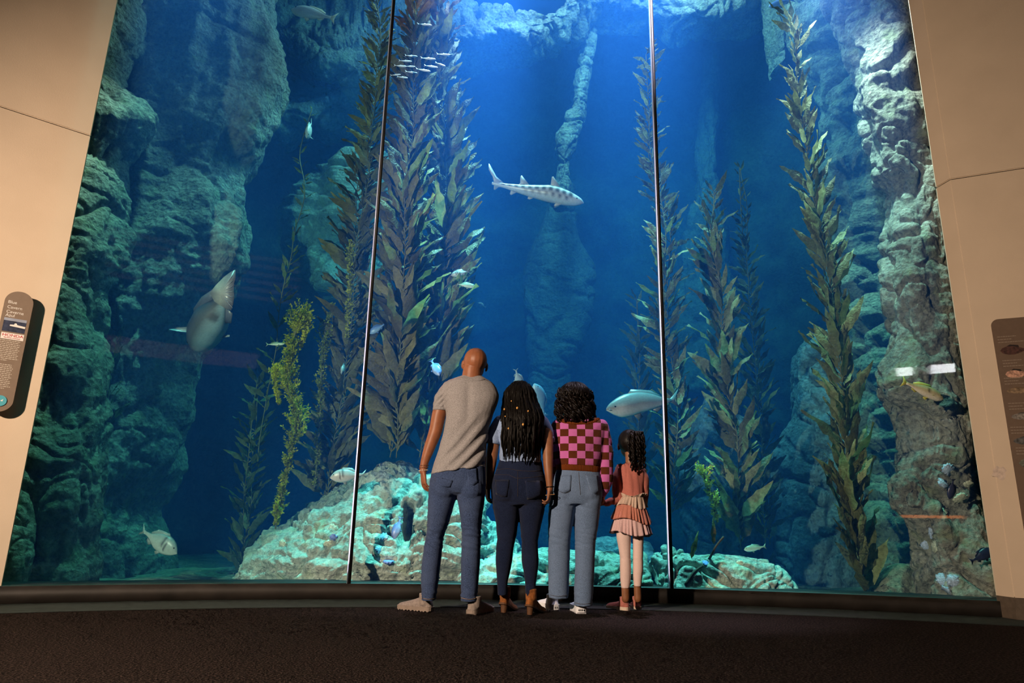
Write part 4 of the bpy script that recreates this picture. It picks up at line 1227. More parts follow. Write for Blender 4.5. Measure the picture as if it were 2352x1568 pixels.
def patch(name, quad, bvh, mat, parent, off=0.004, n=8, shape=None):
    """a sewn-on patch that follows the cloth; quad: four pixels tl, tr, br, bl (or a polygon blended through shape)"""
    q = np.array(quad, float)
    g = np.full((n, n, 3), np.nan)
    for i, t in enumerate(np.linspace(0, 1, n)):
        for j, s in enumerate(np.linspace(0, 1, n)):
            c = (q[0] * (1 - s) + q[1] * s) * (1 - t) + (q[3] * (1 - s) + q[2] * s) * t
            if shape and t > 0.7:
                c[1] += shape * (1 - abs(2 * s - 1)) * (t - 0.7) / 0.3
            h = on(bvh, *c, off)
            if h is not None: g[i, j] = h
    if np.isnan(g).any(): return None
    o = link(name, grid_mesh(name, g), mat, parent)
    s = o.modifiers.new('thickness', 'SOLIDIFY'); s.thickness = 0.004; s.offset = -0.5
    return o

def seam(name, pts, bvh, mat, parent, r=0.0018, off=0.002, n=24, dash=False):
    p = np.array(pts, float)
    t = np.concatenate([[0], np.cumsum(np.linalg.norm(np.diff(p, axis=0), axis=1))])
    S = smooth_interp(t, p, np.linspace(0, t[-1], n))
    H = [on(bvh, *c, off) for c in S]
    H = np.array([h for h in H if h is not None])
    if len(H) < 3: return None
    return link(name, grid_mesh(name, tube(H, r, 5), close_u=True), mat, parent)

def hand(wrist, d, n, s, size=1.0, curl=(18, 28, 22), spread=0.05, thumb_in=0.3):
    """d along the hand, n palm normal, s towards the thumb; returns closed pieces"""
    d, n, s = (np.asarray(x, float) / np.linalg.norm(x) for x in (d, n, s))
    out = []
    W = np.asarray(wrist, float)
    rows = [(-0.015, 0.026, 0.020), (0.02, 0.030, 0.018), (0.05, 0.038, 0.016), (0.08, 0.040, 0.014), (0.098, 0.038, 0.010)]
    th = np.linspace(0, 2 * np.pi, 16, endpoint=False)
    pts = np.array([[W + size * (d * x + s * (math.copysign(abs(math.cos(a)) ** 0.75, math.cos(a)) * w) + n * (math.sin(a) * h)) for a in th] for x, w, h in rows])
    out.append(closed_vf(pts))
    for i, L in enumerate((0.074, 0.083, 0.077, 0.060)):
        b = W + size * (d * (0.090 - 0.004 * abs(i - 1)) + s * (0.030 - 0.0205 * i))
        dd = d + s * spread * (1.5 - i)
        dd /= np.linalg.norm(dd)
        ang = 0.0
        path = [b - size * dd * 0.015, b]
        for seg, c in zip((0.45, 0.31, 0.24), curl):
            ang += math.radians(c * (1 + 0.12 * i))
            path.append(path[-1] + size * L * seg * (dd * math.cos(ang) + n * math.sin(ang)))
        r = size * np.array([0.0092, 0.0092, 0.0086, 0.0080, 0.0066]) * (0.88 if i == 3 else 1.0)
        out += limb3(path, r, 10, 4)
    b = W + size * (d * 0.022 + s * 0.026)
    t1 = d * 0.75 + s * 0.62 + n * thumb_in
    t1 /= np.linalg.norm(t1)
    t2 = d * 0.95 + s * 0.18 + n * (thumb_in + 0.1)
    t2 /= np.linalg.norm(t2)
    out += limb3([b, b + size * t1 * 0.045, b + size * (t1 * 0.045 + t2 * 0.034), b + size * (t1 * 0.045 + t2 * 0.060)], size * np.array([0.014, 0.0115, 0.0100, 0.0075]), 10, 4)
    return out

def head(c, h, yaw=0.0, tilt=0.0, nod=0.0, wide=1.0, ears=True):
    """closed pieces of a head facing away (+Y); c = centre of the skull, h = head height"""
    R = Matrix.Rotation(tilt, 3, 'Y') @ Matrix.Rotation(yaw, 3, 'Z') @ Matrix.Rotation(nod, 3, 'X')
    R = np.array(R)
    pcs = []
    def add(p, r):
        v, f = ball((0, 0, 0), r, 18)
        v = v + np.array(p)
        pcs.append((v * h @ R.T + c, f))
    add((0, -0.03, 0.10), (0.350 * wide, 0.42, 0.385))        # cranium
    add((0, 0.10, -0.12), (0.30 * wide, 0.30, 0.34))        # face
    add((0, 0.20, -0.36), (0.17 * wide, 0.18, 0.12))         # jaw and chin
    add((0, 0.415, -0.09), (0.055, 0.07, 0.10))              # nose
    add((0, 0.36, 0.06), (0.20, 0.05, 0.035))                # brow
    add((0, 0.375, -0.23), (0.10, 0.045, 0.03))              # lips
    if ears:
        for s in (-1, 1):
            add((s * 0.368 * wide, 0.02, -0.05), (0.035, 0.075, 0.125))
            add((s * 0.350 * wide, 0.03, -0.14), (0.03, 0.045, 0.05))
    return pcs

def face_eyes(c, h, parent, yaw=0.0, tilt=0.0, nod=0.0):
    R = np.array(Matrix.Rotation(tilt, 3, 'Y') @ Matrix.Rotation(yaw, 3, 'Z') @ Matrix.Rotation(nod, 3, 'X'))
    for s in (-1, 1):
        v, f = ball(np.array((s * 0.125, 0.345, 0.0)) * h @ R.T + c, 0.05 * h, 10)
        link('eye', mesh('eye', v, f), M_EYEW, parent)

def shoe(parent, heel, ang, L, W, H, mat_up, mat_sole, sole=0.022, shaft=0.0, shaft_r=0.05, toe=0.45, tread=False, name='shoe', heel_block=0.0):
    """heel: ground point under the back of the heel; ang: heading of the toes (radians from +Y towards -X)"""
    f = np.array([-math.sin(ang), math.cos(ang), 0]); s = np.array([math.cos(ang), math.sin(ang), 0]); up = np.array([0, 0, 1.0])
    H0 = np.asarray(heel, float)
    out = []
    root = empty(name, tuple(H0)) if False else None
    xs = np.array([0.0, 0.04, 0.15, 0.35, 0.55, 0.75, 0.90, 0.98, 1.0])
    hw = np.array([0.30, 0.62, 0.74, 0.74, 0.86, 1.0, 0.86, 0.50, 0.22]) * W / 2
    ht = np.array([0.62, 0.86, 1.0, 1.02, 0.84, toe + 0.12, toe, toe * 0.75, toe * 0.5]) * H
    lift = heel_block * np.clip(1 - xs / 0.62, 0, 1) ** 0.8
    n = 40
    X = np.linspace(0, 1, n)
    Q = smooth_interp(xs, np.stack([hw, ht, lift], -1), X)
    th = np.linspace(0, 2 * np.pi, 24, endpoint=False)
    pts = np.zeros((n, 24, 3))
    for i in range(n):
        for j, a in enumerate(th):
            c_, s_ = math.cos(a), math.sin(a)
            y = math.copysign(abs(c_) ** 0.7, c_) * Q[i, 0] * (1 - 0.22 * max(0, s_))
            z = Q[i, 2] + sole + (max(0, s_) ** 0.8) * (Q[i, 1] - sole) - (0.004 if s_ < 0 else 0)
            pts[i, j] = H0 + f * X[i] * L + s * y + up * z
    pieces = [closed_vf(pts)]
    if shaft > 0:
        base = H0 + f * L * 0.20 + up * (H * 0.5 + heel_block)
        pieces += [closed_vf(tube(np.array([base + up * z for z in np.linspace(0, shaft, 8)]), np.linspace(shaft_r * 0.95, shaft_r, 8), 18))]
    u_ = blob('upper', pieces, 0.006, 3, mat_up, parent)
    u_.name = name
    # sole
    prof = np.zeros((n, 8, 3))
    for i in range(n):
        w = Q[i, 0] * 1.06 + 0.002
        g = 0.25 * sole * (1 if (tread and int(X[i] * 22) % 2 == 0) else 0)
        for j, (y, z) in enumerate(((-1, 0), (-0.3, 0), (0.3, 0), (1, 0), (1.0, 1), (0.3, 1), (-0.3, 1), (-1.0, 1))):
            prof[i, j] = H0 + f * X[i] * L * 1.02 - f * 0.004 + s * y * w + up * (Q[i, 2] + (g if z == 0 else sole * 1.15) + 0.001)
    v, fc = closed_vf(prof)
    lst = [(v, fc)]
    if heel_block > 0:
        hb = np.array([[H0 + f * (0.012 + 0.05 * (0.5 + 0.5 * math.cos(a)) * k_) + s * 0.026 * k_ * math.sin(a) + up * z for a in th] for z, k_ in ((0.0, 0.72), (0.004, 0.75), (heel_block * 0.6, 0.85), (heel_block + sole, 1.1))])
        lst.append(closed_vf(hb))
    so = link('sole', join_meshes('sole', lst), mat_sole, None, smooth=False)
    so.parent = u_
    so.matrix_parent_inverse = Matrix.Translation(-Vector(parent.location))
    so.matrix_parent_inverse = u_.matrix_parent_inverse.inverted() @ Matrix.Identity(4) if False else Matrix.Identity(4)
    return u_

# ---- materials
def cloth_mat(name, base, var=0.25, scale=260.0, stretch=(1, 1, 1), bump=0.25, fade=0.0, fade_col=None, rough=0.95):
    m, nt, b = new_mat(name)
    b.inputs['Roughness'].default_value = rough
    b.inputs['Specular IOR Level'].default_value = 0.08
    b.inputs['Sheen Weight'].default_value = 0.08
    co = coords(nt, stretch)
    n = node(nt, 'ShaderNodeTexNoise', Scale=scale, Detail=2.0)
    n2 = node(nt, 'ShaderNodeTexNoise', Scale=7.0, Detail=4.0)
    nt.links.new(co, n.inputs['Vector'])
    nt.links.new(coords(nt), n2.inputs['Vector'])
    lo = tuple(c * (1 - var) for c in base); hi = tuple(c * (1 + var) for c in base)
    c1 = ramp(nt, n.outputs[0], [(0.35, lo), (0.65, hi)])
    mx = node(nt, 'ShaderNodeMix', _data_type='RGBA')
    fr = ramp(nt, n2.outputs[0], [(0.4, (0, 0, 0)), (0.75, (fade, fade, fade))])
    nt.links.new(fr, mx.inputs[0])
    nt.links.new(c1, mx.inputs[6])
    mx.inputs[7].default_value = (*(fade_col or base), 1)
    nt.links.new(mx.outputs[2], b.inputs['Base Color'])
    bp = node(nt, 'ShaderNodeBump', Strength=bump, Distance=0.003)
    nt.links.new(n.outputs[0], bp.inputs['Height'])
    nt.links.new(bp.outputs[0], b.inputs['Normal'])
    return m

def skin_mat(name, c):
    m, nt, b = new_mat(name)
    n = node(nt, 'ShaderNodeTexNoise', Scale=25.0, Detail=5.0)
    nt.links.new(coords(nt), n.inputs['Vector'])
    nt.links.new(ramp(nt, n.outputs[0], [(0.3, tuple(x * 0.86 for x in c)), (0.7, tuple(x * 1.12 for x in c))]), b.inputs['Base Color'])
    b.inputs['Roughness'].default_value = 0.48
    b.inputs['Specular IOR Level'].default_value = 0.4
    return m

M_EYEW = simple_mat('eye_white', (0.75, 0.72, 0.68), 0.2)
M_SKIN_A = skin_mat('warm_brown_skin', (0.27, 0.098, 0.045))
M_SKIN_B = skin_mat('brown_skin', (0.25, 0.10, 0.045))
M_SKIN_C = skin_mat('light_brown_skin', (0.36, 0.16, 0.085))
M_HAIR = simple_mat('black_hair', (0.0045, 0.0035, 0.003), 0.5, 0.4, 60.0, 0.3, spec=0.12)
M_HAIR_B = simple_mat('dark_brown_hair', (0.006, 0.004, 0.0035), 0.45, 0.5, 60.0, 0.3, spec=0.15)
M_GOLD = simple_mat('gold_bead', (0.85, 0.42, 0.12), 0.35, 0.1, 10.0, metallic=0.5, spec=0.6)
M_STITCH = simple_mat('tan_stitch', (0.30, 0.20, 0.12), 0.9)

def denim_cloth(knees, amp=0.0035, hem=None):
    def f(p):
        q = p * np.array([7, 7, 20])
        h = amp * 0.45 * fbm(q, 3)
        for z, w, a in knees:
            k = np.exp(-((p[:, 2] - z) / w) ** 2)
            x = p.copy()
            x[:, 2] += 0.25 * x[:, 0]
            h += k * a * (np.abs(noise(x * np.array([9, 6, 34]) + 5)) * 2 - 0.7)
        return h
    return f
# ================================================================== the man in the grey T-shirt
YM = 4.86
man = empty('person', tuple(P(1030, 1410, YM)))
tag(man, 'tall man in heather grey T-shirt and blue jeans, head tilted toward the braided woman', 'person')
k = px(YM)
M_TEE = cloth_mat('heather_grey_jersey', (0.275, 0.265, 0.275), 0.42, 420.0, (1, 1, 0.7), 0.2)
M_DENIM = cloth_mat('mid_blue_denim', (0.040, 0.064, 0.140), 0.45, 420.0, (1, 1, 0.35), 0.3, 0.5, (0.065, 0.095, 0.18))
TR = [(864, 1058, 1108, .060), (870, 1042, 1116, .075), (878, 1022, 1130, .095), (890, 1014, 1140, .112), (908, 1014, 1146, .122, -.01), (930, 1020, 1142, .128, -.015), (957, 1024, 1131, .128, -.015), (990, 1019, 1122, .122, -.005), (1016, 1012, 1117, .118),
      (1045, 1003, 1116, .122), (1066, 996, 1115, .128), ((1090, 1072), 990, 1115, .133)]
torso = ringloft(TR, YM)
LL = [(1112, 986, 1052, .112), (1140, 984, 1049, .112), (1159, 983, 1043, .108), (1201, 981, 1031, .094), (1234, 977, 1020, .082), (1285, 970, 1013, .080), (1327, 967, 1008, .072), (1378, 968, 1001, .064)]
RL = [(1112, 1046, 1116, .112), (1140, 1048, 1114, .112), (1159, 1053, 1112, .108), (1201, 1058, 1106, .094), (1234, 1060, 1105, .082), (1285, 1059, 1103, .080), (1327, 1059, 1100, .072), (1380, 1058, 1096, .064)]
PV = [(1058, 1000, 1114, .112), (1090, 990, 1115, .122), (1112, 986, 1116, .126), (1130, 988, 1112, .11), (1138, 1000, 1100, .07)]
arm = limb([(1034, 897), (1016, 930), (1008, 952), (1001, 986), (985, 1032), (973, 1072), (972, 1082)], [18, 17, 16.2, 15.2, 12.4, 8.6, 8.4], YM)
armr = limb([(1124, 905), (1118, 945, .12), (1106, 1000, .24), (1108, 1070, .22), (1114, 1100, .16)], [18, 16, 14, 10, 8.5], YM)
hl = hand(P(972, 1080, YM), (0.10, 0.03, -1), (0.86, 0.45, 0.1), (-0.45, 0.85, 0), 0.98, (16, 26, 24), 0.05)
hr = hand(P(1114, 1100, YM + .16), (0.02, -0.02, -1), (-0.9, 0.3, 0), (0.2, 0.9, 0), 0.95, (25, 35, 30))
hc = P(1091, 836, YM + 0.02)
HH = 0.245
body = blob('body', head(hc, HH, yaw=math.radians(9), tilt=math.radians(4), nod=math.radians(4)) + limb([(1086, 845), (1082, 880)], [22, 24], YM) + [ringloft(TR, YM, 0.86, 0.82), ringloft(PV, YM, 0.85, 0.82), ringloft(LL, YM, 0.72, 0.72), ringloft(RL, YM, 0.72, 0.72)] + arm + armr + hl + hr, 0.0042, 7, M_SKIN_A, man)
face_eyes(hc, HH, man, yaw=math.radians(9), tilt=math.radians(4), nod=math.radians(4))

def tee_fold(p):
    x, z = p[:, 0], p[:, 2]
    a = P(1112, 1012, YM); b_ = P(1040, 1086, YM)
    d = np.array([b_[0] - a[0], b_[2] - a[2]]); d /= np.linalg.norm(d)
    s = (x - a[0]) * d[0] + (z - a[2]) * d[1]
    t = -(x - a[0]) * d[1] + (z - a[2]) * d[0]
    m_ = np.exp(-((t) / 0.13) ** 2) * np.clip((s + 0.18) / 0.16, 0, 1) * np.clip((0.40 - s) / 0.2, 0, 1) * (p[:, 1] < YM + 0.02)
    wv = noise(np.stack([s * 3.0, t * 4.0, np.full_like(s, 3.0)], -1))
    f = np.sin(t * 88 + 2.6 * wv + 1.5)
    h = m_ * 0.0105 * (np.abs(f) ** 0.6 * np.sign(f) - 0.2) * (0.55 + 0.9 * np.clip(noise(np.stack([s * 1.5, t * 9.0, np.full_like(s, 8.0)], -1)) + 0.5, 0, 1))
    # shoulder blade hollow, sleeve creases
    sl = np.exp(-(((x - P(1012, 912, YM)[0]) / 0.06) ** 2 + ((z - P(1012, 912, YM)[2]) / 0.08) ** 2))
    h += sl * 0.005 * np.sin((z * 0.75 - x * 0.8) * 190)
    sp = np.exp(-((x - P(1078, 930, YM)[0]) / 0.03) ** 2) * np.exp(-((z - P(1078, 930, YM)[2]) / 0.14) ** 2) * (p[:, 1] < YM)
    h -= sp * 0.012
    return h + 0.0022 * fbm(p * 9, 3)
tee = blob('t_shirt', [torso] + limb([(1036, 893), (1022, 908), (1014, 926), (1012, 939)], [20.5, 20.5, 19, 18.2], YM)[:2] + limb([(1122, 905), (1123, 922, .07), (1118, 940, .12)], [20.5, 20, 18.5], YM), 0.0055, 4, M_TEE, man, tee_fold)
tb = bvh_of(tee)
link('sleeve_hem', grid_mesh('sleeve_hem', tube(np.array([P(1012.6, 936, YM), P(1012.2, 939.5, YM), P(1012, 943, YM)]), np.array([18.3, 18.6, 18.2]) * k, 24), close_u=True), M_TEE, man)
seam('collar', [(1058, 868), (1070, 871), (1085, 873), (1100, 873), (1112, 871)], tb, M_TEE, man, 0.006, 0.0, 30)
jeans = blob('jeans', [ringloft(PV, YM), ringloft(LL, YM), ringloft(RL, YM), ppball(1018, 1122, YM, (27, 26, 30), -.055), ppball(1082, 1122, YM, (27, 26, 30), -.055)], 0.006, 5, M_DENIM, man,
             denim_cloth([(P(1000, 1228, YM)[2], .10, .007), (P(1000, 1365, YM)[2], .05, .006), (P(1000, 1130, YM)[2], .03, .003)]))
jb = bvh_of(jeans)
for q, sh in ((((998, 1095), (1040, 1103), (1034, 1118), (1000, 1108)), 5), (((1072, 1080), (1094, 1074), (1096, 1108), (1076, 1110)), 6)):
    pk = patch('back_pocket', q, jb, M_DENIM, man, 0.003, 8, sh)
seam('stitching', [(1094, 1076), (1093, 1092), (1090, 1108)], jb, M_STITCH, man)
seam('stitching', [(1000, 1107), (1014, 1112), (1024, 1116), (1036, 1110)], jb, M_STITCH, man)
seam('stitching', [(968, 1372), (984, 1376), (999, 1373)], jb, M_STITCH, man)
seam('stitching', [(1059, 1372), (1078, 1376), (1095, 1373)], jb, M_STITCH, man)
seam('stitching', [(978, 1245), (987, 1252), (1000, 1262)], jb, M_DENIM, man)
M_TAUPE = cloth_mat('taupe_trainer', (0.25, 0.21, 0.19), 0.15, 90.0, bump=0.2)
M_TAUPE_S = simple_mat('taupe_rubber', (0.24, 0.19, 0.16), 0.7, 0.1)
g = PZ(992, 1405, 0.0)
shoe(man, (g[0], g[1], 0), math.radians(62), 0.275, 0.098, 0.085, M_TAUPE, M_TAUPE_S, 0.026, 0.075, 0.047, 0.55, True, 'trainer')
g = PZ(1079, 1412, 0.0)
shoe(man, (g[0], g[1], 0), math.radians(-28), 0.275, 0.098, 0.085, M_TAUPE, M_TAUPE_S, 0.026, 0.075, 0.047, 0.55, True, 'trainer')
# bead bracelets on the left wrist
M_BEAD_D = simple_mat('brown_bead', (0.14, 0.05, 0.02), 0.35, spec=0.6)
M_BEAD_L = simple_mat('pale_bead', (0.60, 0.52, 0.44), 0.35, spec=0.6)
def bracelet(parent, u, v, Y, r_px, mat, nb=18, name='bracelet', br=0.0042):
    c = P(u, v, Y)
    L_ = []
    for i in range(nb):
        a = 2 * math.pi * i / nb
        L_.append(ball(c + np.array([math.cos(a), math.sin(a) * 0.85, 0.10 * math.cos(a)]) * r_px * px(Y), br, 8))
    return link(name, join_meshes(name, L_), mat, parent)
bracelet(man, 974, 1069, YM, 9.6, M_BEAD_D)
bracelet(man, 973, 1074, YM, 9.6, M_BEAD_D)
bracelet(man, 972.6, 1080, YM, 9.4, M_BEAD_L, 16)
# ================================================================== the woman with long locs
YA = 4.93
wa = empty('person', tuple(P(1192, 1410, YA)))
tag(wa, 'woman with waist-long black locs, pale blue shirt and dark skinny jeans', 'person')
k = px(YA)
M_CHAM = cloth_mat('pale_blue_chambray', (0.24, 0.33, 0.53), 0.22, 420.0, (1, 1, 0.5), 0.2)
M_INDIGO = cloth_mat('dark_indigo_denim', (0.0095, 0.015, 0.040), 0.4, 420.0, (1, 1, 0.35), 0.25, 0.35, (0.017, 0.025, 0.058))
TA = [(948, 1176, 1214, .045), (956, 1158, 1230, .07), (966, 1142, 1250, .09), (980, 1138, 1256, .105), (1000, 1142, 1252, .112), (1020, 1148, 1246, .112), (1040, 1148, 1243, .105), (1064, 1146, 1244, .105)]
PA = [(1054, 1148, 1243, .098), (1064, 1145, 1245, .104), (1080, 1139, 1248, .115), (1105, 1130, 1254, .130), (1125, 1127, 1256, .135), (1145, 1129, 1255, .128), (1160, 1132, 1252, .112)]
LA = [(1130, 1128, 1192, .118), (1165, 1132, 1193, .108), (1201, 1139, 1190, .092), (1230, 1141, 1186, .078), (1250, 1140, 1181, .070), (1285, 1138, 1177, .068), (1310, 1140, 1172, .056), (1340, 1142, 1166, .044), (1366, 1143, 1165, .042)]
RA = [(1130, 1190, 1255, .118), (1165, 1191, 1252, .108), (1201, 1194, 1244, .092), (1230, 1197, 1238, .078), (1250, 1198, 1236, .070), (1285, 1198, 1237, .068), (1310, 1202, 1235, .056), (1340, 1206, 1231, .044), (1372, 1207, 1230, .042)]
arm_l = limb([(1148, 972), (1136, 1000), (1132, 1030), (1128, 1066), (1124, 1100, .03), (1121, 1120, .05)], [15, 14, 13.5, 11.5, 8.5, 7.2], YA)
arm_r = limb([(1246, 972), (1256, 1000, -.02), (1258, 1030, -.05), (1259, 1066, -.07), (1261, 1096, -.08), (1263, 1124, -.08)], [15, 14, 12.5, 11, 8.6, 7.0], YA)
hla = hand(P(1121, 1118, YA + .05), (0.0, -0.02, -1), (0.9, 0.35, 0), (-0.3, 0.9, 0), 0.84, (28, 36, 30))
hra = hand(P(1263, 1122, YA - .08), (-0.10, 0.02, -1), (-0.9, 0.25, 0), (0.25, 0.9, 0), 0.86, (30, 42, 30))
hca = P(1194, 916, YA + 0.02)
wab = blob('body', head(hca, 0.225) + limb([(1194, 930), (1194, 965)], [15, 17], YA) + [ringloft(TA, YA, 0.85, 0.8), ringloft(PA, YA, 0.85, 0.82), ringloft(LA, YA, 0.8, 0.8), ringloft(RA, YA, 0.8, 0.8)] + arm_l + arm_r + hla + hra, 0.0042, 6, M_SKIN_B, wa)
face_eyes(hca, 0.225, wa)
shirt = blob('shirt', [ringloft(TA, YA)] + limb([(1150, 970), (1138, 992), (1133, 1014)], [17, 17.5, 16.5], YA)[:2] + limb([(1244, 970), (1254, 992), (1257, 1012)], [17, 17.5, 16.5], YA)[:2], 0.006, 3, M_CHAM, wa,
             lambda p: 0.006 * (np.abs(noise(p * np.array([6, 5, 22]) + 2)) * 2 - 0.6) * np.clip((P(1190, 1015, YA)[2] - p[:, 2]) / 0.1 + 0.5, 0.15, 1) + 0.002 * fbm(p * 14, 2))
for (u0, v0), (u1, v1) in (((1134, 1008), (1132.5, 1019)), ((1256.6, 1004), (1257.4, 1015))):
    link('sleeve_cuff', grid_mesh('sleeve_cuff', tube(np.array([P(u0 + (u1 - u0) * t, v0 + (v1 - v0) * t, YA) for t in (0, .4, 1)]), np.array([17.4, 17.8, 17.6]) * k, 24), close_u=True), M_CHAM, wa)
sb_ = bvh_of(shirt)
seam('yoke_seam', [(1140, 986), (1150, 992), (1162, 990)], sb_, M_CHAM, wa, 0.003)
ja = blob('jeans', [ringloft(PA, YA), ringloft(LA, YA), ringloft(RA, YA), ppball(1162, 1128, YA, (29, 27, 30), -.06), ppball(1220, 1128, YA, (29, 27, 30), -.06)], 0.006, 6, M_INDIGO, wa,
          denim_cloth([(P(1190, 1240, YA)[2], .05, .004), (P(1190, 1160, YA)[2], .03, .004)]))
jab = bvh_of(ja)
wbm = cloth_mat('indigo_stitch', (0.055, 0.045, 0.05), 0.2, 300.0)
for pts in ([(1140, 1079), (1166, 1076), (1190, 1080), (1224, 1082), (1246, 1080)], [(1136, 1090), (1165, 1090), (1188, 1098), (1220, 1096), (1250, 1092)], [(1189, 1082), (1189, 1110), (1189, 1140)],
            [(1135, 1102), (1150, 1103), (1170, 1102), (1167, 1122), (1164, 1140)], [(1206, 1104), (1209, 1124), (1211, 1146)]):
    seam('stitching', pts, jab, wbm, wa, 0.0016)
for q in (((1138, 1103), (1170, 1102), (1164, 1140), (1140, 1134)), ((1206, 1104), (1244, 1104), (1243, 1138), (1211, 1146))):
    patch('back_pocket', q, jab, M_INDIGO, wa, 0.0025, 7, 3)
M_TAN = cloth_mat('tan_suede', (0.24, 0.085, 0.024), 0.35, 50.0, bump=0.2, rough=0.7)
M_TAN_S = simple_mat('brown_sole', (0.10, 0.045, 0.02), 0.6)
for (u, v), a in (((1153, 1407), -22), ((1212, 1412), -30)):
    g = PZ(u, v, 0.0)
    shoe(wa, (g[0], g[1], 0), math.radians(a), 0.235, 0.080, 0.075, M_TAN, M_TAN_S, 0.010, 0.075, 0.040, 0.45, False, 'ankle_boot', 0.055)
bracelet(wa, 1262.5, 1118, YA - .08, 8.2, M_HAIR, 16, br=0.005)
bracelet(wa, 1263.5, 1136, YA - .08, 9.5, M_GOLD, 16, br=0.003)
# locs: a cap and many hanging ropes
rg = np.random.default_rng(5)
pcs = []
cap = ball(P(1194, 912, YA + .01), np.array([33, 36, 37]) * k, 20)
pcs.append(cap)
for i in range(150):
    f = (i + rg.random()) / 150
    a = math.pi * (0.02 + 0.96 * f)                        # around the back of the head, left to right
    row = rg.random()
    st = P(1194, 912, YA + .01) + k * np.array([-math.cos(a) * 33 * (0.25 + 0.72 * row), -math.sin(a) * 34 * (0.25 + 0.72 * row), 38 * math.sqrt(max(0.02, 1 - (0.25 + 0.72 * row) ** 2))])
    mid = P(1194, 920, YA + .01) + k * np.array([-math.cos(a) * rg.uniform(34, 40), -math.sin(a) * rg.uniform(34, 42), 0])
    uend = 1199 - math.cos(a) * 47 * rg.uniform(0.75, 1.0)
    u_mid = 1200 - math.cos(a) * 46
    dy = -math.sin(a) * 0.155 - 0.03
    vend = rg.uniform(1005, 1064) if rg.random() < 0.75 else rg.uniform(960, 1020)
    if a < 0.35 or a > 2.8: vend = rg.uniform(985, 1030)
    p3 = P(u_mid + rg.normal() * 2, 960, YA + dy)
    p4 = P(uend * 0.6 + u_mid * 0.4 + rg.normal() * 2, min(1005, vend - 6), YA + dy - 0.01 + rg.normal() * 0.012)
    p5 = P(uend + rg.normal() * 3, vend, YA + dy * 0.85 + 0.005 + rg.normal() * 0.01)
    path = np.array([st, (st + mid) / 2 + (mid - P(1194, 912, YA)) * 0.10, mid, p3, p4, p5])
    t = np.concatenate([[0], np.cumsum(np.linalg.norm(np.diff(path, axis=0), axis=1) + 1e-4)])
    S = smooth_interp(t, path, np.linspace(0, t[-1], 34))
    S[:, :2] += 0.004 * np.stack([noise(S * 14 + i), noise(S * 14 + i + 50)], -1)
    r0 = rg.uniform(0.0065, 0.0095)
    rad = r0 * (1 + 0.18 * np.sin(np.linspace(0, 60, 34) + i)) * np.clip((34 - np.arange(34)) / 6, 0.35, 1)
    pcs.append(closed_vf(tube(S, rad, 7)))
hair = link('hair', join_meshes('hair', pcs), M_HAIR, wa)
hair['label'] = 'long black locs'
hb = bvh_of(hair)
for u, v, r in ((1159, 940, .0075), (1188, 937, .0085), (1213, 944, .0065), (1160, 956, .005), (1202, 975, .0085), (1168, 984, .0075), (1174.5, 921, .005)):
    h_ = on(hb, u, v, 0.002)
    if h_ is None: continue
    b_ = link('hair_bead', mesh('bead', *ball(h_, (r, r, r * 1.15), 10)), M_GOLD, wa)

# ================================================================== the woman in the checked sweater
YB = 5.01
wb = empty('person', tuple(P(1315, 1408, YB)))
tag(wb, 'woman with curly black bob in pink and brown checked sweater and light jeans', 'person')
k = px(YB)
def check_mat():
    m, nt, b = new_mat('pink_brown_check_knit')
    b.inputs['Roughness'].default_value = 0.95
    b.inputs['Specular IOR Level'].default_value = 0.05
    b.inputs['Sheen Weight'].default_value = 0.15
    tc = nt.nodes.new('ShaderNodeTexCoord')
    mp = nt.nodes.new('ShaderNodeMapping')
    c0 = P(1303, 989, YB)
    s = 1 / (18.6 * k)
    mp.inputs['Scale'].default_value = (s, 0.0, s * 1.14)
    mp.inputs['Location'].default_value = (-c0[0] * s + 20, 0.5, -c0[2] * s * 1.14 + 40)
    nt.links.new(tc.outputs['Object'], mp.inputs[0])
    ck = node(nt, 'ShaderNodeTexChecker', Color1=(0.66, 0.17, 0.50, 1), Color2=(0.115, 0.028, 0.010, 1), Scale=1.0)
    nt.links.new(mp.outputs[0], ck.inputs['Vector'])
    kn = node(nt, 'ShaderNodeTexWave', Scale=60.0, Distortion=2.0, Detail=1.0)
    nt.links.new(coords(nt, (1, 0.3, 0.3)), kn.inputs['Vector'])
    kn2 = node(nt, 'ShaderNodeTexWave', Scale=55.0, Distortion=1.0, _bands_direction='Z')
    nt.links.new(coords(nt), kn2.inputs['Vector'])
    ml = node(nt, 'ShaderNodeMath', _operation='MULTIPLY')
    nt.links.new(kn.outputs['Fac'], ml.inputs[0]); nt.links.new(kn2.outputs['Fac'], ml.inputs[1])
    mx = node(nt, 'ShaderNodeMix', _data_type='RGBA', _blend_type='MULTIPLY')
    mx.inputs[0].default_value = 0.55
    nt.links.new(ck.outputs[0], mx.inputs[6])
    nt.links.new(ramp(nt, ml.outputs[0], [(0.0, (0.5, 0.5, 0.5)), (0.7, (1.2, 1.2, 1.2))]), mx.inputs[7])
    nt.links.new(mx.outputs[2], b.inputs['Base Color'])
    bp = node(nt, 'ShaderNodeBump', Strength=0.5, Distance=0.004)
    nt.links.new(ml.outputs[0], bp.inputs['Height'])
    nt.links.new(bp.outputs[0], b.inputs['Normal'])
    return m
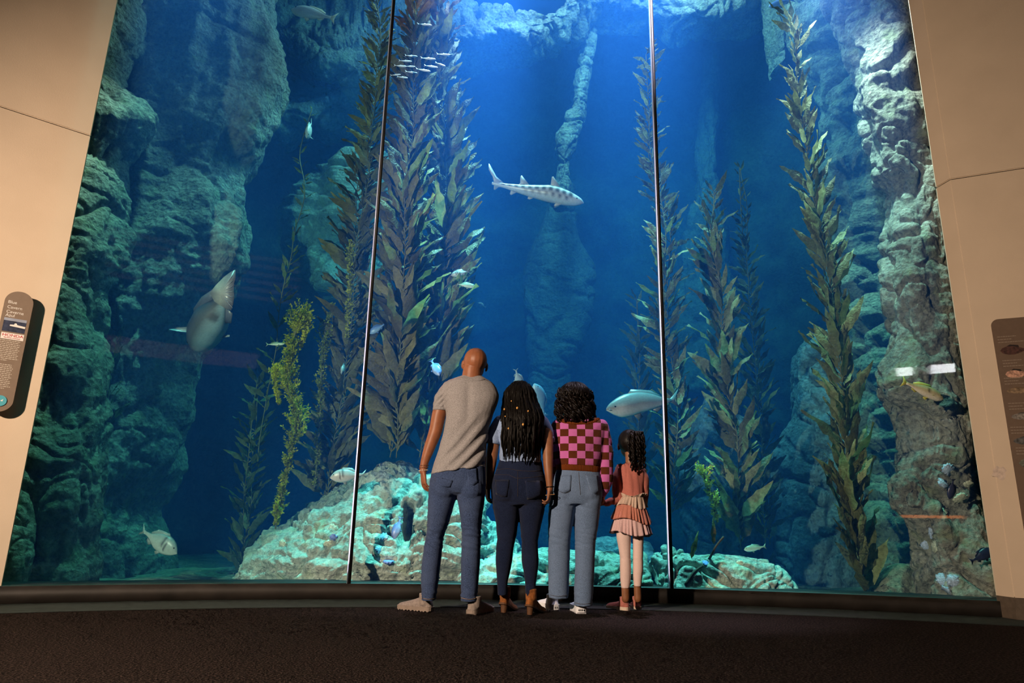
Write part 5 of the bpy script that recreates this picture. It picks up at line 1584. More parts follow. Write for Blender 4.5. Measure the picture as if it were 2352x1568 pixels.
def rib_mat():
    m, nt, b = new_mat('rust_rib_knit')
    b.inputs['Roughness'].default_value = 0.95
    b.inputs['Specular IOR Level'].default_value = 0.05
    kn = node(nt, 'ShaderNodeTexWave', Scale=38.0, Distortion=0.4)
    nt.links.new(coords(nt, (1, 0.25, 0)), kn.inputs['Vector'])
    nt.links.new(ramp(nt, kn.outputs['Fac'], [(0.1, (0.07, 0.016, 0.005)), (0.6, (0.25, 0.065, 0.016))]), b.inputs['Base Color'])
    bp = node(nt, 'ShaderNodeBump', Strength=0.8, Distance=0.006)
    nt.links.new(kn.outputs['Fac'], bp.inputs['Height'])
    nt.links.new(bp.outputs[0], b.inputs['Normal'])
    return m
M_CHECK, M_RIB = check_mat(), rib_mat()
M_LIGHT = cloth_mat('light_wash_denim', (0.120, 0.180, 0.300), 0.3, 420.0, (1, 1, 0.35), 0.25, 0.5, (0.16, 0.225, 0.36))
TB = [(958, 1292, 1366, .07), (966, 1276, 1386, .095), (980, 1270, 1394, .112), (1000, 1272, 1392, .125), (1025, 1272, 1388, .128), (1050, 1273, 1385, .125), (1066, 1276, 1380, .118), (1072, 1278, 1378, .112)]
PB = [(1070, 1280, 1376, .100), (1082, 1277, 1379, .106), (1105, 1270, 1382, .125), (1125, 1265, 1384, .130), (1145, 1263, 1383, .124), (1158, 1264, 1380, .110)]
LB_ = [(1128, 1265, 1324, .115), (1165, 1260, 1322, .108), (1201, 1259, 1316, .095), (1240, 1259, 1311, .086), (1306, 1259, 1308, .082), (1373, 1260, 1306, .080)]
RB_ = [(1128, 1320, 1384, .115), (1165, 1319, 1379, .108), (1201, 1319, 1375, .095), (1240, 1320, 1369, .086), (1306, 1321, 1365, .082), (1345, 1319, 1363, .080), (1390, 1318, 1361, .080)]
hcb = P(1321, 922, YB + .02)
b2 = blob('body', head(hcb, 0.225, ears=False) + limb([(1321, 935), (1322, 972)], [15, 18], YB) + [ringloft(TB, YB, 0.8, 0.8), ringloft(PB, YB, 0.85, 0.82), ringloft(LB_, YB, 0.68, 0.68), ringloft(RB_, YB, 0.68, 0.68)]
          + limb([(1286, 985), (1278, 1040, .07), (1275, 1090, .11), (1275, 1120, .12)], [12, 11, 9, 7], YB) + limb([(1384, 985), (1390, 1040), (1390, 1090, .03), (1386, 1132, .06)], [12, 11, 9, 7], YB)
          + hand(P(1386, 1130, YB + .06), (-0.05, 0.15, -1), (-0.9, 0.2, 0.2), (0.2, 0.9, 0), 0.84, (35, 40, 30)) + hand(P(1275, 1118, YB + .12), (0, 0.1, -1), (0.9, 0.2, 0), (-0.2, 0.9, 0), 0.84, (30, 36, 30)), 0.0045, 6, M_SKIN_C, wb)
face_eyes(hcb, 0.225, wb)
sw = blob('sweater', [ringloft(TB, YB)] + limb([(1286, 978), (1276, 1010, .04), (1273, 1060, .08), (1272, 1110, .11), (1274, 1128, .12)], [19, 20, 19, 18, 13], YB) + limb([(1380, 980), (1386, 1010), (1390, 1050), (1390, 1095), (1386, 1122), (1384, 1134)], [19, 19, 18.5, 18.5, 15, 10], YB), 0.0065, 4, M_CHECK, wb,
          lambda p: 0.007 * (np.abs(noise(p * np.array([6, 6, 9]) + 12)) * 2 - 0.6) + 0.002 * fbm(p * 12, 2))
HB = [((1066, 1072), 1277, 1379, .116), ((1070, 1076), 1276, 1380, .118), ((1080, 1087), 1278, 1378, .112)]
hemb = blob('hem_band', [ringloft(HB, YB, m=40)], 0.005, 2, M_RIB, wb)
swb = bvh_of(sw)
seam('collar', [(1281, 960), (1296, 968), (1320, 971), (1348, 971), (1364, 967), (1375, 961)], swb, M_RIB, wb, 0.015, -0.006, 40)
jb2 = blob('jeans', [ringloft(PB, YB), ringloft(LB_, YB), ringloft(RB_, YB), ppball(1297, 1128, YB, (27, 25, 30), -.05), ppball(1351, 1128, YB, (27, 25, 30), -.05)], 0.006, 6, M_LIGHT, wb,
           denim_cloth([(P(1320, 1165, YB)[2], .03, .006), (P(1320, 1240, YB)[2], .08, .005), (P(1320, 1375, YB)[2], .05, .004)]))
jb2b = bvh_of(jb2)
M_STITCH2 = simple_mat('grey_stitch', (0.10, 0.10, 0.12), 0.9)
for pts in ([(1329, 1084), (1331, 1110), (1333, 1136)], [(1286, 1092), (1312, 1091), (1310, 1126), (1297, 1132), (1284, 1128)], [(1344, 1090), (1350, 1108), (1356, 1128), (1372, 1133)], [(1264, 1366), (1284, 1369), (1304, 1366)], [(1322, 1384), (1340, 1387), (1358, 1384)]):
    seam('stitching', pts, jb2b, M_STITCH2, wb, 0.0016)
for q in (((1286, 1092), (1312, 1091), (1310, 1126), (1284, 1128)), ((1344, 1090), (1372, 1092), (1376, 1130), (1355, 1128))):
    patch('back_pocket', q, jb2b, M_LIGHT, wb, 0.003, 7, 5)
M_WHITE = simple_mat('white_leather', (0.80, 0.82, 0.88), 0.45, 0.05)
M_WHITE_S = simple_mat('white_rubber', (0.78, 0.80, 0.86), 0.6, 0.05)
M_MARK = simple_mat('black_print', (0.02, 0.02, 0.02), 0.6)
for (u, v), a in (((1277, 1404), 28), ((1336, 1410), 4)):
    g = PZ(u, v, 0.0)
    sh = shoe(wb, (g[0], g[1], 0), math.radians(a), 0.245, 0.094, 0.085, M_WHITE, M_WHITE_S, 0.040, 0.07, 0.043, 0.6, True, 'platform_boot')
    bb = bvh_of(*[c for c in sh.children])
    for d_ in ((0, 0), (4.2, 0), (8.0, 0), (12, 0)):
        h_ = on(bb, u - 6 + d_[0] + (4 if a > 10 else 0), v - 9, 0.001)
        if h_ is not None:
            bm = bmesh.new(); box_bm(bm, h_ - np.array([.0035, .002, .006]), h_ + np.array([.0035, .002, .006]))
            mk = link('printed_mark', bm_mesh('printed_mark', bm), M_MARK, None, smooth=False); mk.parent = sh
# curly bob
rg = np.random.default_rng(8)
pcs = [ball(P(1320, 915, YB), np.array([34, 36, 36]) * k, 20), ball(P(1322, 936, YB - .01), np.array([38, 36, 28]) * k, 20)]
pcs.append(ball(P(1320, 908, YB - .005), np.array([34.5, 38, 30]) * k, 20))
for i in range(190):
    a = math.pi * (-0.10 + 1.20 * rg.random())
    v0 = rg.uniform(890, 950)
    rr = 30 + 8 * min(1, (v0 - 880) / 40)
    c0 = P(1320 - math.cos(a) * rr, v0, YB - math.sin(a) * rr * 1.0 * k)
    Lc = rg.uniform(16, 34) * k
    n = 26
    tt = np.linspace(0, 1, n)
    ph = rg.uniform(0, 6.3)
    R = rg.uniform(3.0, 7.5) * k
    outw = np.array([-math.cos(a), -math.sin(a), 0])
    sid = np.array([math.sin(a), -math.cos(a), 0])
    turns = rg.uniform(0.5, 1.3)
    S = c0 + np.outer(tt, [0, 0, -Lc]) + np.outer(np.sin(tt * math.pi) * 3 * k * (0.5 + (v0 > 925)), outw) + R * (np.outer(np.cos(ph + tt * turns * 6.28), outw) + np.outer(np.sin(ph + tt * turns * 6.28), sid))
    low = S[:, 2] < P(1320, 970, YB)[2]
    S[low, 2] = P(1320, 970, YB)[2] + (S[low, 2] - P(1320, 970, YB)[2]) * 0.3
    pcs.append(closed_vf(tube(S, np.linspace(0.010, 0.004, n), 6)))
for i in range(110):
    a = math.pi * (-0.15 + 1.30 * (i + rg.random()) / 110)
    n = 18
    el = np.linspace(0.12, rg.uniform(1.35, 1.75), n)
    R3 = np.array([35.5, 39.5, 33]) * k * rg.uniform(0.98, 1.05)
    wob = 0.05 * np.sin(np.linspace(0, rg.uniform(5, 9), n) + rg.uniform(0, 6))
    S = P(1320, 911, YB - .004) + np.stack([-np.cos(a + wob) * np.sin(el) * R3[0], -np.sin(a + wob) * np.sin(el) * R3[1], np.cos(el) * R3[2]], -1)
    pcs.append(closed_vf(tube(S, np.linspace(0.004, 0.008, n), 6)))
link('hair', join_meshes('hair', pcs), M_HAIR_B, wb)['label'] = 'black curly bob'
# ================================================================== the little girl
YC = 5.12
gc = empty('person', tuple(P(1440, 1404, YC)))
tag(gc, 'little girl with a curly ponytail, coral top, ruffled skirt and pale leggings', 'person')
k = px(YC)
M_CORAL = cloth_mat('coral_jersey', (0.46, 0.155, 0.125), 0.12, 300.0, bump=0.15)
M_LEG = cloth_mat('pale_pink_leggings', (0.74, 0.56, 0.52), 0.06, 300.0, bump=0.1)
M_TULLE1 = cloth_mat('cream_tulle', (0.56, 0.42, 0.34), 0.1, 200.0, bump=0.1)
M_TULLE2 = cloth_mat('coral_tulle', (0.48, 0.19, 0.14), 0.12, 200.0, bump=0.1)
M_TULLE3 = cloth_mat('pale_pink_tulle', (0.62, 0.42, 0.42), 0.1, 200.0, bump=0.1)
TC = [(1062, 1436, 1462, .035), (1068, 1420, 1474, .055), (1076, 1414, 1480, .068), (1095, 1420, 1478, .075), (1120, 1428, 1476, .075), (1146, 1430, 1477, .076)]
PC = [(1138, 1430, 1477, .075), (1165, 1424, 1481, .085), (1190, 1420, 1482, .085), (1205, 1420, 1480, .07)]
LC = [(1185, 1418, 1450, .064), (1229, 1416, 1449, .058), (1260, 1421, 1448, .050), (1282, 1424, 1448, .048), (1305, 1424, 1449, .046), (1332, 1425, 1448, .038), (1350, 1427, 1446, .034)]
RC = [(1185, 1450, 1482, .064), (1229, 1453, 1478, .058), (1260, 1454, 1477, .050), (1282, 1454, 1477, .048), (1305, 1454, 1477, .046), (1332, 1455, 1474, .038), (1346, 1456, 1473, .034)]
hcg = P(1443, 1022, YC + .03)
bdy = blob('body', head(hcg, 0.205, yaw=math.radians(-14), wide=0.98) + limb([(1446, 1040), (1448, 1072)], [10, 11], YC) + [ringloft(TC, YC, 0.85, 0.8), ringloft(PC, YC, 0.8, 0.8), ringloft(LC, YC, 0.82, 0.82), ringloft(RC, YC, 0.82, 0.82)]
           + limb([(1436, 1340), (1437, 1375)], [8.5, 8.5], YC) + limb([(1464, 1340), (1465, 1375)], [8, 8], YC)
           + limb([(1424, 1078), (1418, 1112), (1421, 1144), (1404, 1150, -.02), (1386, 1156, -.03)], [8.5, 8, 7.5, 6.5, 5], YC) + limb([(1476, 1080), (1482, 1110), (1483, 1140, .02), (1478, 1165, .06)], [8, 7, 6, 5], YC)
           + hand(P(1387, 1156, YC - .03), (-1, 0.1, -0.25), (0.2, 0.3, -0.9), (0, 1, 0.3), 0.62, (30, 40, 30)) + hand(P(1478, 1164, YC + .06), (0, 0.1, -1), (-0.9, 0.2, 0), (0.2, 0.9, 0), 0.62, (25, 30, 25)), 0.004, 3, M_SKIN_B, gc)
face_eyes(hcg, 0.205, gc, yaw=math.radians(-14))
blob('long_sleeve_top', [ringloft(TC, YC)] + limb([(1426, 1076), (1418, 1100), (1418, 1126), (1421, 1144), (1406, 1150, -.02), (1390, 1155, -.03)], [12, 12.5, 12, 10.5, 8.5, 7.5], YC) + limb([(1472, 1077), (1480, 1100), (1482, 1130, .01), (1479, 1158, .05)], [10.5, 10, 9, 7.5], YC), 0.005, 3, M_CORAL, gc,
     lambda p: 0.006 * (np.abs(noise(p * np.array([24, 10, 5]) + np.array([0, 0, 4]))) * 2 - 0.7) + 0.0015 * fbm(p * 16, 2))
blob('leggings', [ringloft(PC, YC, 0.97, 0.97), ringloft(LC, YC), ringloft(RC, YC)], 0.005, 3, M_LEG, gc, denim_cloth([(P(1440, 1282, YC)[2], .012, .003)], 0.001))
def ruffle(name, v0, v1, c0, c1, r0, r1, d0, d1, mat, nr=34, amp=0.012, seed=0, skew=0.0):
    n, m = 14, 180
    th = np.linspace(0, 2 * np.pi, m, endpoint=False)
    pts = np.zeros((n, m, 3))
    for i, t in enumerate(np.linspace(0, 1, n)):
        a, b_ = P(c0 + (c1 - c0) * t, v0 + (v1 - v0) * t, YC), None
        r = (r0 + (r1 - r0) * t ** 0.7) * k
        d = (d0 + (d1 - d0) * t ** 0.7)
        w = amp * (0.25 + t) * (np.sin(th * nr + 2.3 * np.sin(th * 5 + seed)) + 0.6 * np.sin(th * nr * 0.47 + seed))
        z = 0.012 * t * np.sin(th * 3 + seed) + skew * t * np.cos(th)
        pts[i] = a + np.stack([np.cos(th) * (r + w), np.sin(th) * (d + w), z], -1)
    o = link(name, grid_mesh(name, pts, close_u=True, caps=False), mat, gc)
    s = o.modifiers.new('thickness', 'SOLIDIFY'); s.thickness = 0.002
    return o
ruffle('skirt_tier', 1190, 1226, 1448, 1449, 34, 43, .10, .13, M_TULLE3, 26, 0.008, 3, -0.01)
ruffle('skirt_tier', 1158, 1196, 1449, 1449, 28, 42, .085, .125, M_TULLE2, 30, 0.007, 1, -0.02)
ruffle('skirt_tier', 1141, 1164, 1453, 1450, 24, 33, .078, .10, M_TULLE1, 22, 0.007, 2, -0.012)
ruffle('waist_frill', 1142, 1136, 1453, 1455, 24, 30, .078, .09, M_TULLE1, 20, 0.006, 4)
M_CORAL_C = cloth_mat('coral_canvas', (0.46, 0.16, 0.13), 0.15, 200.0, bump=0.2)
M_CREAM = simple_mat('cream_rubber', (0.62, 0.50, 0.40), 0.6, 0.06)
for (u, v), a in (((1444, 1402), 48), ((1466, 1401), 2)):
    g = PZ(u, v, 0.0)
    s_ = shoe(gc, (g[0], g[1], 0), math.radians(a), 0.185, 0.068, 0.062, M_CORAL_C, M_CREAM, 0.020, 0.062, 0.034, 0.6, False, 'high_top_shoe')
    bb = bvh_of(s_)
# hair: cap, high ponytail of twisted strands
rg = np.random.default_rng(3)
pcs = [ball(P(1446, 1014, YC + .02), np.array([26.5, 29, 28.5]) * k, 20)]
for i in range(46):
    a = rg.uniform(0, 2 * math.pi)
    rr = rg.uniform(0, 1) ** 0.5
    p0 = P(1457, 1000, YC - .05) + np.array([math.cos(a), math.sin(a), 0]) * rr * 10 * k
    p1 = P(1460 + math.cos(a) * 15 * rr, 992, YC - .10 + math.sin(a) * 0.04 * rr)
    p2 = P(1462 + math.cos(a) * 21 * rr, 1022, YC - .13 + math.sin(a) * 0.05 * rr)
    vend = rg.uniform(1050, 1083)
    p3 = P(1463 + math.cos(a) * 20 * rr, (1022 + vend) / 2, YC - .13 + math.sin(a) * 0.05 * rr)
    p4 = P(1464 + math.cos(a) * 20 * rr, vend, YC - .11 + math.sin(a) * 0.04 * rr)
    path = np.array([p0, p1, p2, p3, p4])
    t = np.concatenate([[0], np.cumsum(np.linalg.norm(np.diff(path, axis=0), axis=1) + 1e-4)])
    n = 46
    S = smooth_interp(t, path, np.linspace(0, t[-1], n))
    ph = np.linspace(0, 44, n) + i
    S[:, 0] += 0.0045 * np.cos(ph); S[:, 1] += 0.0045 * np.sin(ph)
    pcs.append(closed_vf(tube(S, np.linspace(0.0095, 0.006, n) * (1 + 0.2 * np.sin(ph * 1.3)), 6)))
hg = link('hair', join_meshes('hair', pcs), M_HAIR_B, gc)
hg['label'] = 'dark curly ponytail'
tt = np.linspace(0, 2 * np.pi, 20)
link('hair_tie', grid_mesh('hair_tie', tube(np.array([P(1456, 1006, YC - .075) + np.array([math.cos(x) * 12 * k, math.sin(x) * 0.02, math.sin(x) * 0.006]) for x in tt]), 0.005, 6), close_u=True), M_CORAL, gc)
# ================================================================== wall signs
def wall_frame(base, d, n):
    b0 = np.array([base[0], base[1], 0.0]); dd = np.array([d[0], d[1], 0.0]); nn = np.array([n[0], n[1], 0.0])
    def onpl(u, v, off=0.0):
        r = ray(u, v)
        o = np.array([0, 0, CAM_H])
        t = ((b0 + nn * off - o) @ nn) / (r @ nn)
        p = o + r * t
        return np.array([(p - b0) @ dd, p[2]])
    def W(s, z, off):
        return b0 + dd * s + nn * off + np.array([0, 0, z])
    return onpl, W, dd, nn

M_SIGN = simple_mat('taupe_sign_panel', (0.225, 0.170, 0.130), 0.5, 0.05)
M_SIGN_D = simple_mat('brown_sign_panel', (0.155, 0.105, 0.075), 0.5, 0.05)
M_INK = simple_mat('pale_print', (0.62, 0.57, 0.50), 0.6)
M_WHITEP = simple_mat('white_print', (0.80, 0.78, 0.75), 0.6)
M_RED = simple_mat('red_print', (0.50, 0.02, 0.03), 0.6)
M_SEA = simple_mat('printed_sea', (0.035, 0.045, 0.085), 0.6, 0.5, 40)
M_SKYP = simple_mat('printed_sky', (0.32, 0.36, 0.46), 0.6, 0.1, 20)
M_BTN = simple_mat('blue_button', (0.10, 0.42, 0.52), 0.4)

def plate(name, poly, W, off, thick, mat, parent):
    """a flat plate in the wall plane from an (s, z) outline"""
    m = len(poly)
    V = [W(s, z, off + thick) for s, z in poly] + [W(s, z, off) for s, z in poly]
    F = [tuple(range(m)), tuple(range(2 * m - 1, m - 1, -1))] + [(i, m + i, m + (i + 1) % m, (i + 1) % m) for i in range(m)]
    me = mesh(name, V, F)
    bm = bmesh.new(); bm.from_mesh(me); bmesh.ops.recalc_face_normals(bm, faces=bm.faces); bm.to_mesh(me); bm.free()
    return link(name, me, mat, parent, smooth=False)

def pill(s0, s1, z0, z1, r, n=14):
    out = []
    for cx, cz, a0 in ((s1 - r, z1 - r, 0), (s0 + r, z1 - r, 90), (s0 + r, z0 + r, 180), (s1 - r, z0 + r, 270)):
        for i in range(n + 1):
            a = math.radians(a0 + 90 * i / n)
            out.append((cx + r * math.cos(a), cz + r * math.sin(a)))
    return out

def text(name, body, W, dd, nn, s, z, off, size, mat, parent, flip, align='LEFT', width=None):
    """flat lettering in the wall plane; reads left to right for the viewer"""
    c = bpy.data.curves.new(name, 'FONT')
    c.body = body; c.size = size; c.extrude = 0.0006; c.align_x = align
    c.materials.append(mat)
    o = bpy.data.objects.new(name, c)
    COL.objects.link(o)
    xr = dd * flip
    p = W(s, z, off)
    sx = 1.0
    if width:
        bpy.context.view_layer.update()
        sx = width / max(1e-4, o.dimensions.x)
    pl = np.array(parent.location)
    me = bpy.data.meshes.new_from_object(o.evaluated_get(bpy.context.evaluated_depsgraph_get()))
    bpy.data.objects.remove(o)
    o = bpy.data.objects.new(name, me)
    COL.objects.link(o)
    o.parent = parent
    o.matrix_basis = Matrix(((xr[0] * sx, 0, nn[0], p[0] - pl[0]), (xr[1] * sx, 0, nn[1], p[1] - pl[1]), (0, 1, 0, p[2] - pl[2]), (0, 0, 0, 1)))
    return o

def text_rows(name, W, s_left, flip, z0, dz, widths, h, off, mat, parent, seed=0):
    """lines of print too small to read: broken dashes"""
    rg = np.random.default_rng(seed)
    lst = []
    for i, w in enumerate(widths):
        x = 0.0
        while x < w:
            l = min(rg.uniform(0.006, 0.02), w - x)
            a, b = s_left + flip * x, s_left + flip * (x + l)
            z = z0 - i * dz
            q = [W(a, z, off), W(b, z, off), W(b, z + h, off), W(a, z + h, off)]
            q += [p + np.array([0, 0, 0]) for p in [W(a, z, off + .0006), W(b, z, off + .0006), W(b, z + h, off + .0006), W(a, z + h, off + .0006)]]
            lst.append((q, [(0, 1, 2, 3), (4, 5, 6, 7), (0, 1, 5, 4), (1, 2, 6, 5), (2, 3, 7, 6), (3, 0, 4, 7)]))
            x += l + 0.0035
    return link(name, join_meshes(name, lst), mat, parent, smooth=False)

# ---- left: tall rounded plaque
onL, WLf, dL3, nL3 = wall_frame(LB, WLd, WLn)
OFF = 0.075
tr_ = onL(76, 700, OFF); tl_ = onL(10, 692, OFF); tp = onL(43, 670, OFF); br_ = onL(31, 918, OFF); bt = onL(2, 946, OFF)
sR, sL = (tr_[0] + br_[0]) / 2, tl_[0]
z1, z0 = tp[1], bt[1]
hw = abs(sL - sR) / 2
sc_ = (sL + sR) / 2
sgn = empty('wall_plaque', tuple(WLf(sc_, z0, OFF)))
tag(sgn, 'tall rounded taupe plaque headed Blue Cavern on the left wall', 'sign')
plate('panel', pill(sc_ - hw, sc_ + hw, z0, z1, hw * 0.98), WLf, OFF, 0.012, M_SIGN, sgn)
plate('standoff', pill(sc_ - 0.03, sc_ + 0.03, z0 + 0.25, z1 - 0.25, 0.02, 3), WLf, -0.004, OFF + 0.006, M_SIGN_D, sgn)
f_ = OFF + 0.0125
H = z1 - z0
print('SIGN', hw * 2, H, z0, z1)
sl = sc_ + hw * 0.80           # viewer's left margin (larger s is further left)
for wd, u, v in (('Blue', 18, 695), ('Cavern', 16, 706.5), ('Caverna', 14, 717), ('Azul', 12, 725)):
    q = onL(u, v, f_)
    text('lettering', wd, WLf, dL3, nL3, q[0], q[1], f_, 0.030, M_WHITEP, sgn, -1)
c4 = [onL(u, v, f_) for u, v in ((9.8, 728), (62, 736), (56, 766), (4, 759))]
ps0, ps1 = (c4[1][0] + c4[2][0]) / 2, (c4[0][0] + c4[3][0]) / 2
pz1, pz0 = (c4[0][1] + c4[1][1]) / 2, (c4[2][1] + c4[3][1]) / 2
pic = plate('printed_photo', [(ps0, pz0), (ps1, pz0), (ps1, pz1), (ps0, pz1)], WLf, f_ - .001, 0.0014, M_SEA, sgn)
ph_ = pz1 - pz0; pw_ = ps1 - ps0
def sub(name, poly, mat, off=0.0006):
    return plate(name, [(ps1 - x * pw_, pz0 + y * ph_) for x, y in poly], WLf, f_ + off, 0.0006, mat, sgn)
sub('printed_sky', [(0, 0.80), (1, 0.80), (1, 1), (0, 1)], M_SKYP)
sub('printed_boat', [(0.30, 0.42), (0.98, 0.36), (0.99, 0.50), (0.62, 0.55), (0.58, 0.66), (0.50, 0.66), (0.48, 0.55), (0.30, 0.52)], M_WHITEP)
l4 = [onL(u, v, f_) for u, v in ((3, 762), (55, 769), (53.5, 783.5), (1, 776))]
ls0, ls1 = (l4[1][0] + l4[2][0]) / 2, (l4[0][0] + l4[3][0]) / 2
lz1, lz0 = (l4[0][1] + l4[1][1]) / 2, (l4[2][1] + l4[3][1]) / 2
plate('sponsor_label', [(ls0, lz0), (ls1, lz0), (ls1, lz1), (ls0, lz1)], WLf, f_ - .001, 0.0014, M_WHITEP, sgn)
text('lettering', 'HONDA', WLf, dL3, nL3, ls1 - 0.04 * (ls1 - ls0), lz0 + 0.44 * (lz1 - lz0), f_ + 0.001, (lz1 - lz0) * 0.62, M_RED, sgn, -1, width=(ls1 - ls0) * 0.92)
text('lettering', 'The Power of Dreams', WLf, dL3, nL3, ls1 - 0.12 * (ls1 - ls0), lz0 + 0.16 * (lz1 - lz0), f_ + 0.001, (lz1 - lz0) * 0.24, M_RED, sgn, -1, width=(ls1 - ls0) * 0.74)
rw = [0.72, 0.70, 0.74, 0.73, 0.70, 0.75, 0.72, 0.68, 0.74, 0.71, 0.77, 0.40]
zz0 = lz0 - 0.012
text_rows('small_print', WLf, ls1 + 0.004, -1, zz0, 0.0126, [r * hw * 2 for r in rw], 0.0042, f_, M_INK, sgn, 1)
text_rows('small_print', WLf, ls1 + 0.004, -1, zz0 - 13.4 * 0.0126, 0.0126, [r * hw * 2 for r in (.6, .62, .66, .64, .6, .66, .62, .68, .6, .64, .66, .62, .7, .5)], 0.0042, f_, M_INK, sgn, 2)
bc = onL(0, 920, f_)
plate('round_button', [(bc[0] + 0.037 * math.cos(a), bc[1] + 0.037 * math.sin(a)) for a in np.linspace(0, 2 * math.pi, 28, endpoint=False)], WLf, f_ - .001, 0.006, M_BTN, sgn)
plate('button_mark', [(bc[0] + x, bc[1] + y) for x, y in ((0.0, 0.0), (-0.016, 0.013), (-0.013, -0.004))], WLf, f_ + .0045, 0.001, M_WHITEP, sgn)

# ---- right: brown panel of fish pictures
onR, WRf, dR3, nR3 = wall_frame(RBf, WRd, WRn)
a1 = onR(2279, 760, 0.012); a2 = onR(2340, 1140, 0.012); tpR = onR(2300, 732, 0.012)
s0 = (a1[0] + a2[0]) / 2
zt, zb = tpR[1], 0.55
sgr = empty('fish_guide_panel', tuple(WRf(s0 + 0.6, zb, 0.0)))
tag(sgr, 'dark brown panel of fish pictures on the right wall', 'sign')
plate('panel', pill(s0, s0 + 1.25, zb, zt, 0.05, 6), WRf, -0.002, 0.014, M_SIGN_D, sgr)
fR = 0.0122
FP = [(2297, 806, 0.20, 0.34, (0.07, 0.03, 0.025), (0.02, 0.012, 0.012)), (2309, 860, 0.17, 0.36, (0.50, 0.28, 0.20), (0.015, 0.012, 0.012)), (2312, 898, 0.19, 0.22, (0.22, 0.15, 0.09), (0.14, 0.09, 0.05)),
      (2322, 957, 0.20, 0.24, (0.20, 0.18, 0.16), (0.06, 0.055, 0.05)), (2327, 1013, 0.20, 0.26, (0.10, 0.10, 0.10), (0.05, 0.05, 0.05)), (2340, 1064, 0.20, 0.36, (0.14, 0.15, 0.12), (0.05, 0.06, 0.05))]
for i, (u, v, L_, hr_, ca, cb) in enumerate(FP):
    q = onR(u, v, fR)
    ol = [(0.0, 0.0), (0.08, 0.32), (0.25, 0.5), (0.45, 0.5), (0.62, 0.32), (0.78, 0.12), (0.86, 0.14), (1.0, 0.42), (0.95, 0.0), (1.0, -0.42), (0.86, -0.14), (0.78, -0.12), (0.62, -0.34), (0.45, -0.5), (0.25, -0.48), (0.08, -0.3)]
    plate('printed_fish', [(q[0] + x * L_, q[1] + y * hr_ * L_) for x, y in ol], WRf, fR - .0005, 0.0008, simple_mat('printed_fish_%d' % i, ca, 0.6, 0.6, 60), sgr)
    plate('printed_fin', [(q[0] + x * L_, q[1] + y * hr_ * L_) for x, y in ((0.22, 0.48), (0.34, 0.68), (0.6, 0.56), (0.62, 0.30), (0.4, 0.48))], WRf, fR, 0.0008, simple_mat('printed_fin_%d' % i, cb, 0.6), sgr)
    text_rows('small_print', WRf, q[0] - 0.004, 1, q[1] + hr_ * L_ * 0.5 + 0.075, 0.022, [0.12, 0.09, 0.18], 0.005, fR, simple_mat('dim_print_%d' % i, (0.30, 0.24, 0.19), 0.6), sgr, 10 + i)
# scuffed paint on the wall corner
q = onR(2303, 1085, 0.0)
rg = np.random.default_rng(2)
pl_ = [(q[0] - 0.02 + 0.05 * math.cos(a) * rg.uniform(0.5, 1.2), q[1] + 0.055 * math.sin(a) * rg.uniform(0.6, 1.2)) for a in np.linspace(0, 2 * math.pi, 14, endpoint=False)]
plate('paint_chip', pl_, WRf, -0.001, 0.0016, simple_mat('bare_plaster', (0.62, 0.50, 0.42), 0.9, 0.2, 40), WR)

# ================================================================== the far end of the gallery, seen only mirrored in the glass
M_FAR = simple_mat('dark_gallery_wall', (0.05, 0.04, 0.035), 0.9, 0.1, 4)
bm = bmesh.new(); box_bm(bm, (-9, -6.3, 0), (9, -6.0, 5.0))
tag(link('wall_rear', bm_mesh('wall_rear', bm), M_FAR, smooth=False), 'dark rear wall of the gallery behind the viewer', 'wall', kind='structure')
def mirror(u, v, Yp=-5.97):
    d = ray(u, v); d = d / np.linalg.norm(d)
    o = np.array([0, 0, CAM_H])
    ox = o[:2] - ARC_C
    a = d[:2] @ d[:2]; b = 2 * ox @ d[:2]; c = ox @ ox - ARC_R ** 2
    t = (-b + math.sqrt(b * b - 4 * a * c)) / (2 * a)
    g = o + d * t
    n = np.array([*(ARC_C - g[:2]), 0.0]); n /= np.linalg.norm(n)
    r = d - 2 * (d @ n) * n
    return g + r * ((Yp - g[1]) / r[1])
def glow_mat(name, color, power):
    m, nt, b = new_mat(name)
    b.inputs['Base Color'].default_value = (*color, 1)
    b.inputs['Emission Color'].default_value = (*color, 1)
    b.inputs['Emission Strength'].default_value = power
    return m
def mirrored_panel(name, corners, mat, label, cat, split=None):
    q = np.array([mirror(u, v) for u, v in corners])
    c = np.array(corners, float)
    m = np.array([mirror(*((c[0] + c[1]) / 2)), mirror(*((c[2] + c[3]) / 2))])
    x0, x1, za, zb = q[:, 0].min(), q[:, 0].max(), m[:, 2].min(), m[:, 2].max()
    print('MIRROR', name, x0, x1, za, zb)
    root = empty(name, ((x0 + x1) / 2, -6.0, za))
    tag(root, label, cat, kind='structure')
    xs = [x0, x1] if split is None else [x0, x0 + (x1 - x0) * split - 0.02, None, x0 + (x1 - x0) * split + 0.02, x1]
    segs = [(x0, x1)] if split is None else [(xs[0], xs[1]), (xs[3], xs[4])]
    for a, b in segs:
        bm = bmesh.new(); box_bm(bm, (a, -6.02, za), (b, -5.97, zb))
        link('glow_panel', bm_mesh('glow_panel', bm), mat, root, smooth=False)
mirrored_panel('window_4', [(2060, 840), (2202, 838), (2202, 857), (2060, 860)], glow_mat('daylit_window', (0.95, 0.97, 1.0), 45.0), 'small bright window pane high on the rear wall, mirrored in the glass', 'window', 0.42)

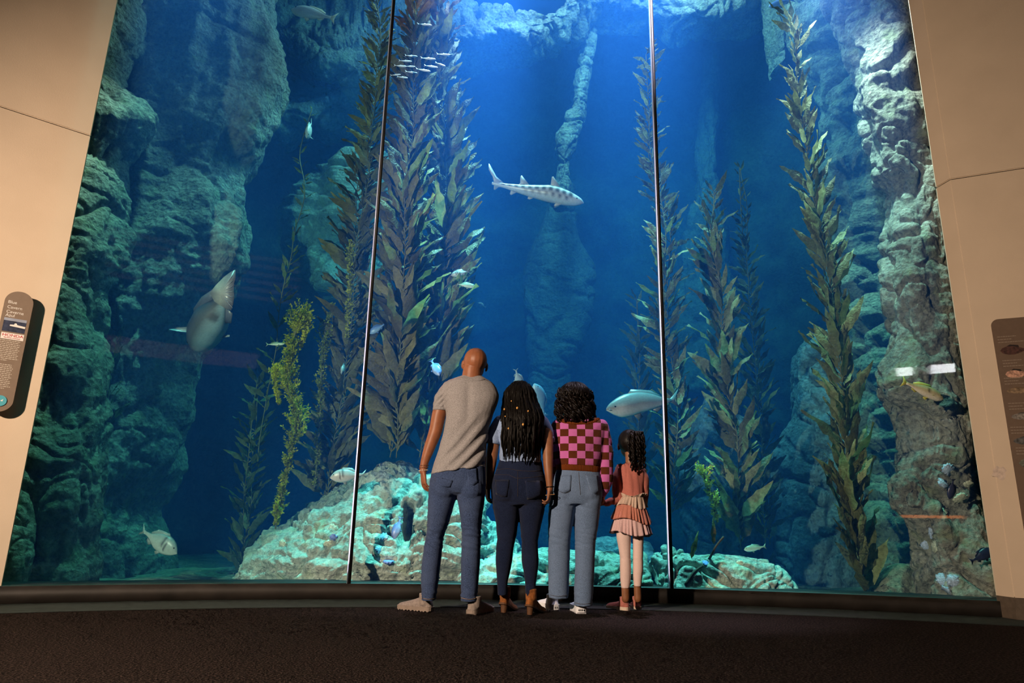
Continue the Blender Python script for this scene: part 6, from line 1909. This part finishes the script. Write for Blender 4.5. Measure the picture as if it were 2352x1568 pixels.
mirrored_panel('trim_4', [(2070, 1184), (2212, 1182), (2212, 1189), (2070, 1190)], glow_mat('orange_strip_light', (1.0, 0.28, 0.06), 14.0), 'orange strip light low on the rear wall', 'strip light')
mirrored_panel('trim_5', [(250, 778), (590, 806), (590, 846), (250, 812)], glow_mat('glowing_fascia_band', (0.85, 0.50, 0.42), 0.75), 'dim fascia band on the rear wall, its lit look added as glow', 'fascia band')  # unseen wall fascia; the light falling on it is put in as emission
for q_ in range(6):  # unseen ceiling slats, no lamps: their lit look is added as weak emission
    z_ = 548 + q_ * 19
    mirrored_panel('trim_%d' % (6 + q_), [(245, z_), (690, z_ + 34), (690, z_ + 43), (245, z_ + 9)], glow_mat('glowing_slat', (0.75, 0.55, 0.50), 0.4), 'dim ceiling slat made to glow, number %s from the top over the rear wall' % ('one two three four five six'.split()[q_]), 'ceiling slat')
# ================================================================== water
def water_mat():
    m, nt, b = new_mat('sea_water')
    nt.nodes.remove(b)
    out = nt.nodes['Material Output']
    S = np.array([0.0055, 0.0245, 0.098])
    Aa = np.array([0.300, 0.072, 0.030])
    sc = node(nt, 'ShaderNodeVolumeScatter', Color=(*(S / 0.2), 1), Density=0.2, Anisotropy=0.0)
    ab = node(nt, 'ShaderNodeVolumeAbsorption', Color=(*(1 - Aa / 0.5), 1), Density=0.5)
    ad = nt.nodes.new('ShaderNodeAddShader')
    nt.links.new(sc.outputs[0], ad.inputs[0])
    nt.links.new(ab.outputs[0], ad.inputs[1])
    nt.links.new(ad.outputs[0], out.inputs['Volume'])
    return m

A = np.linspace(ANG_L, ANG_R, 40)
f = np.array([arc(a, 0.02) for a in A])
outline = np.vstack([f, [[6.2, 12.4], [-6.2, 12.4]]])
n = len(outline)
V = [(x, y, z) for z in (0.02, 10.4) for x, y in outline]
F = [tuple(range(n))[::-1], tuple(range(n, 2 * n))] + [(i, (i + 1) % n, n + (i + 1) % n, n + i) for i in range(n)]
wo = link('tank_water', mesh('tank_water', V, F), water_mat(), smooth=False)
tag(wo, 'deep blue sea water filling the tank', 'water', kind='stuff')
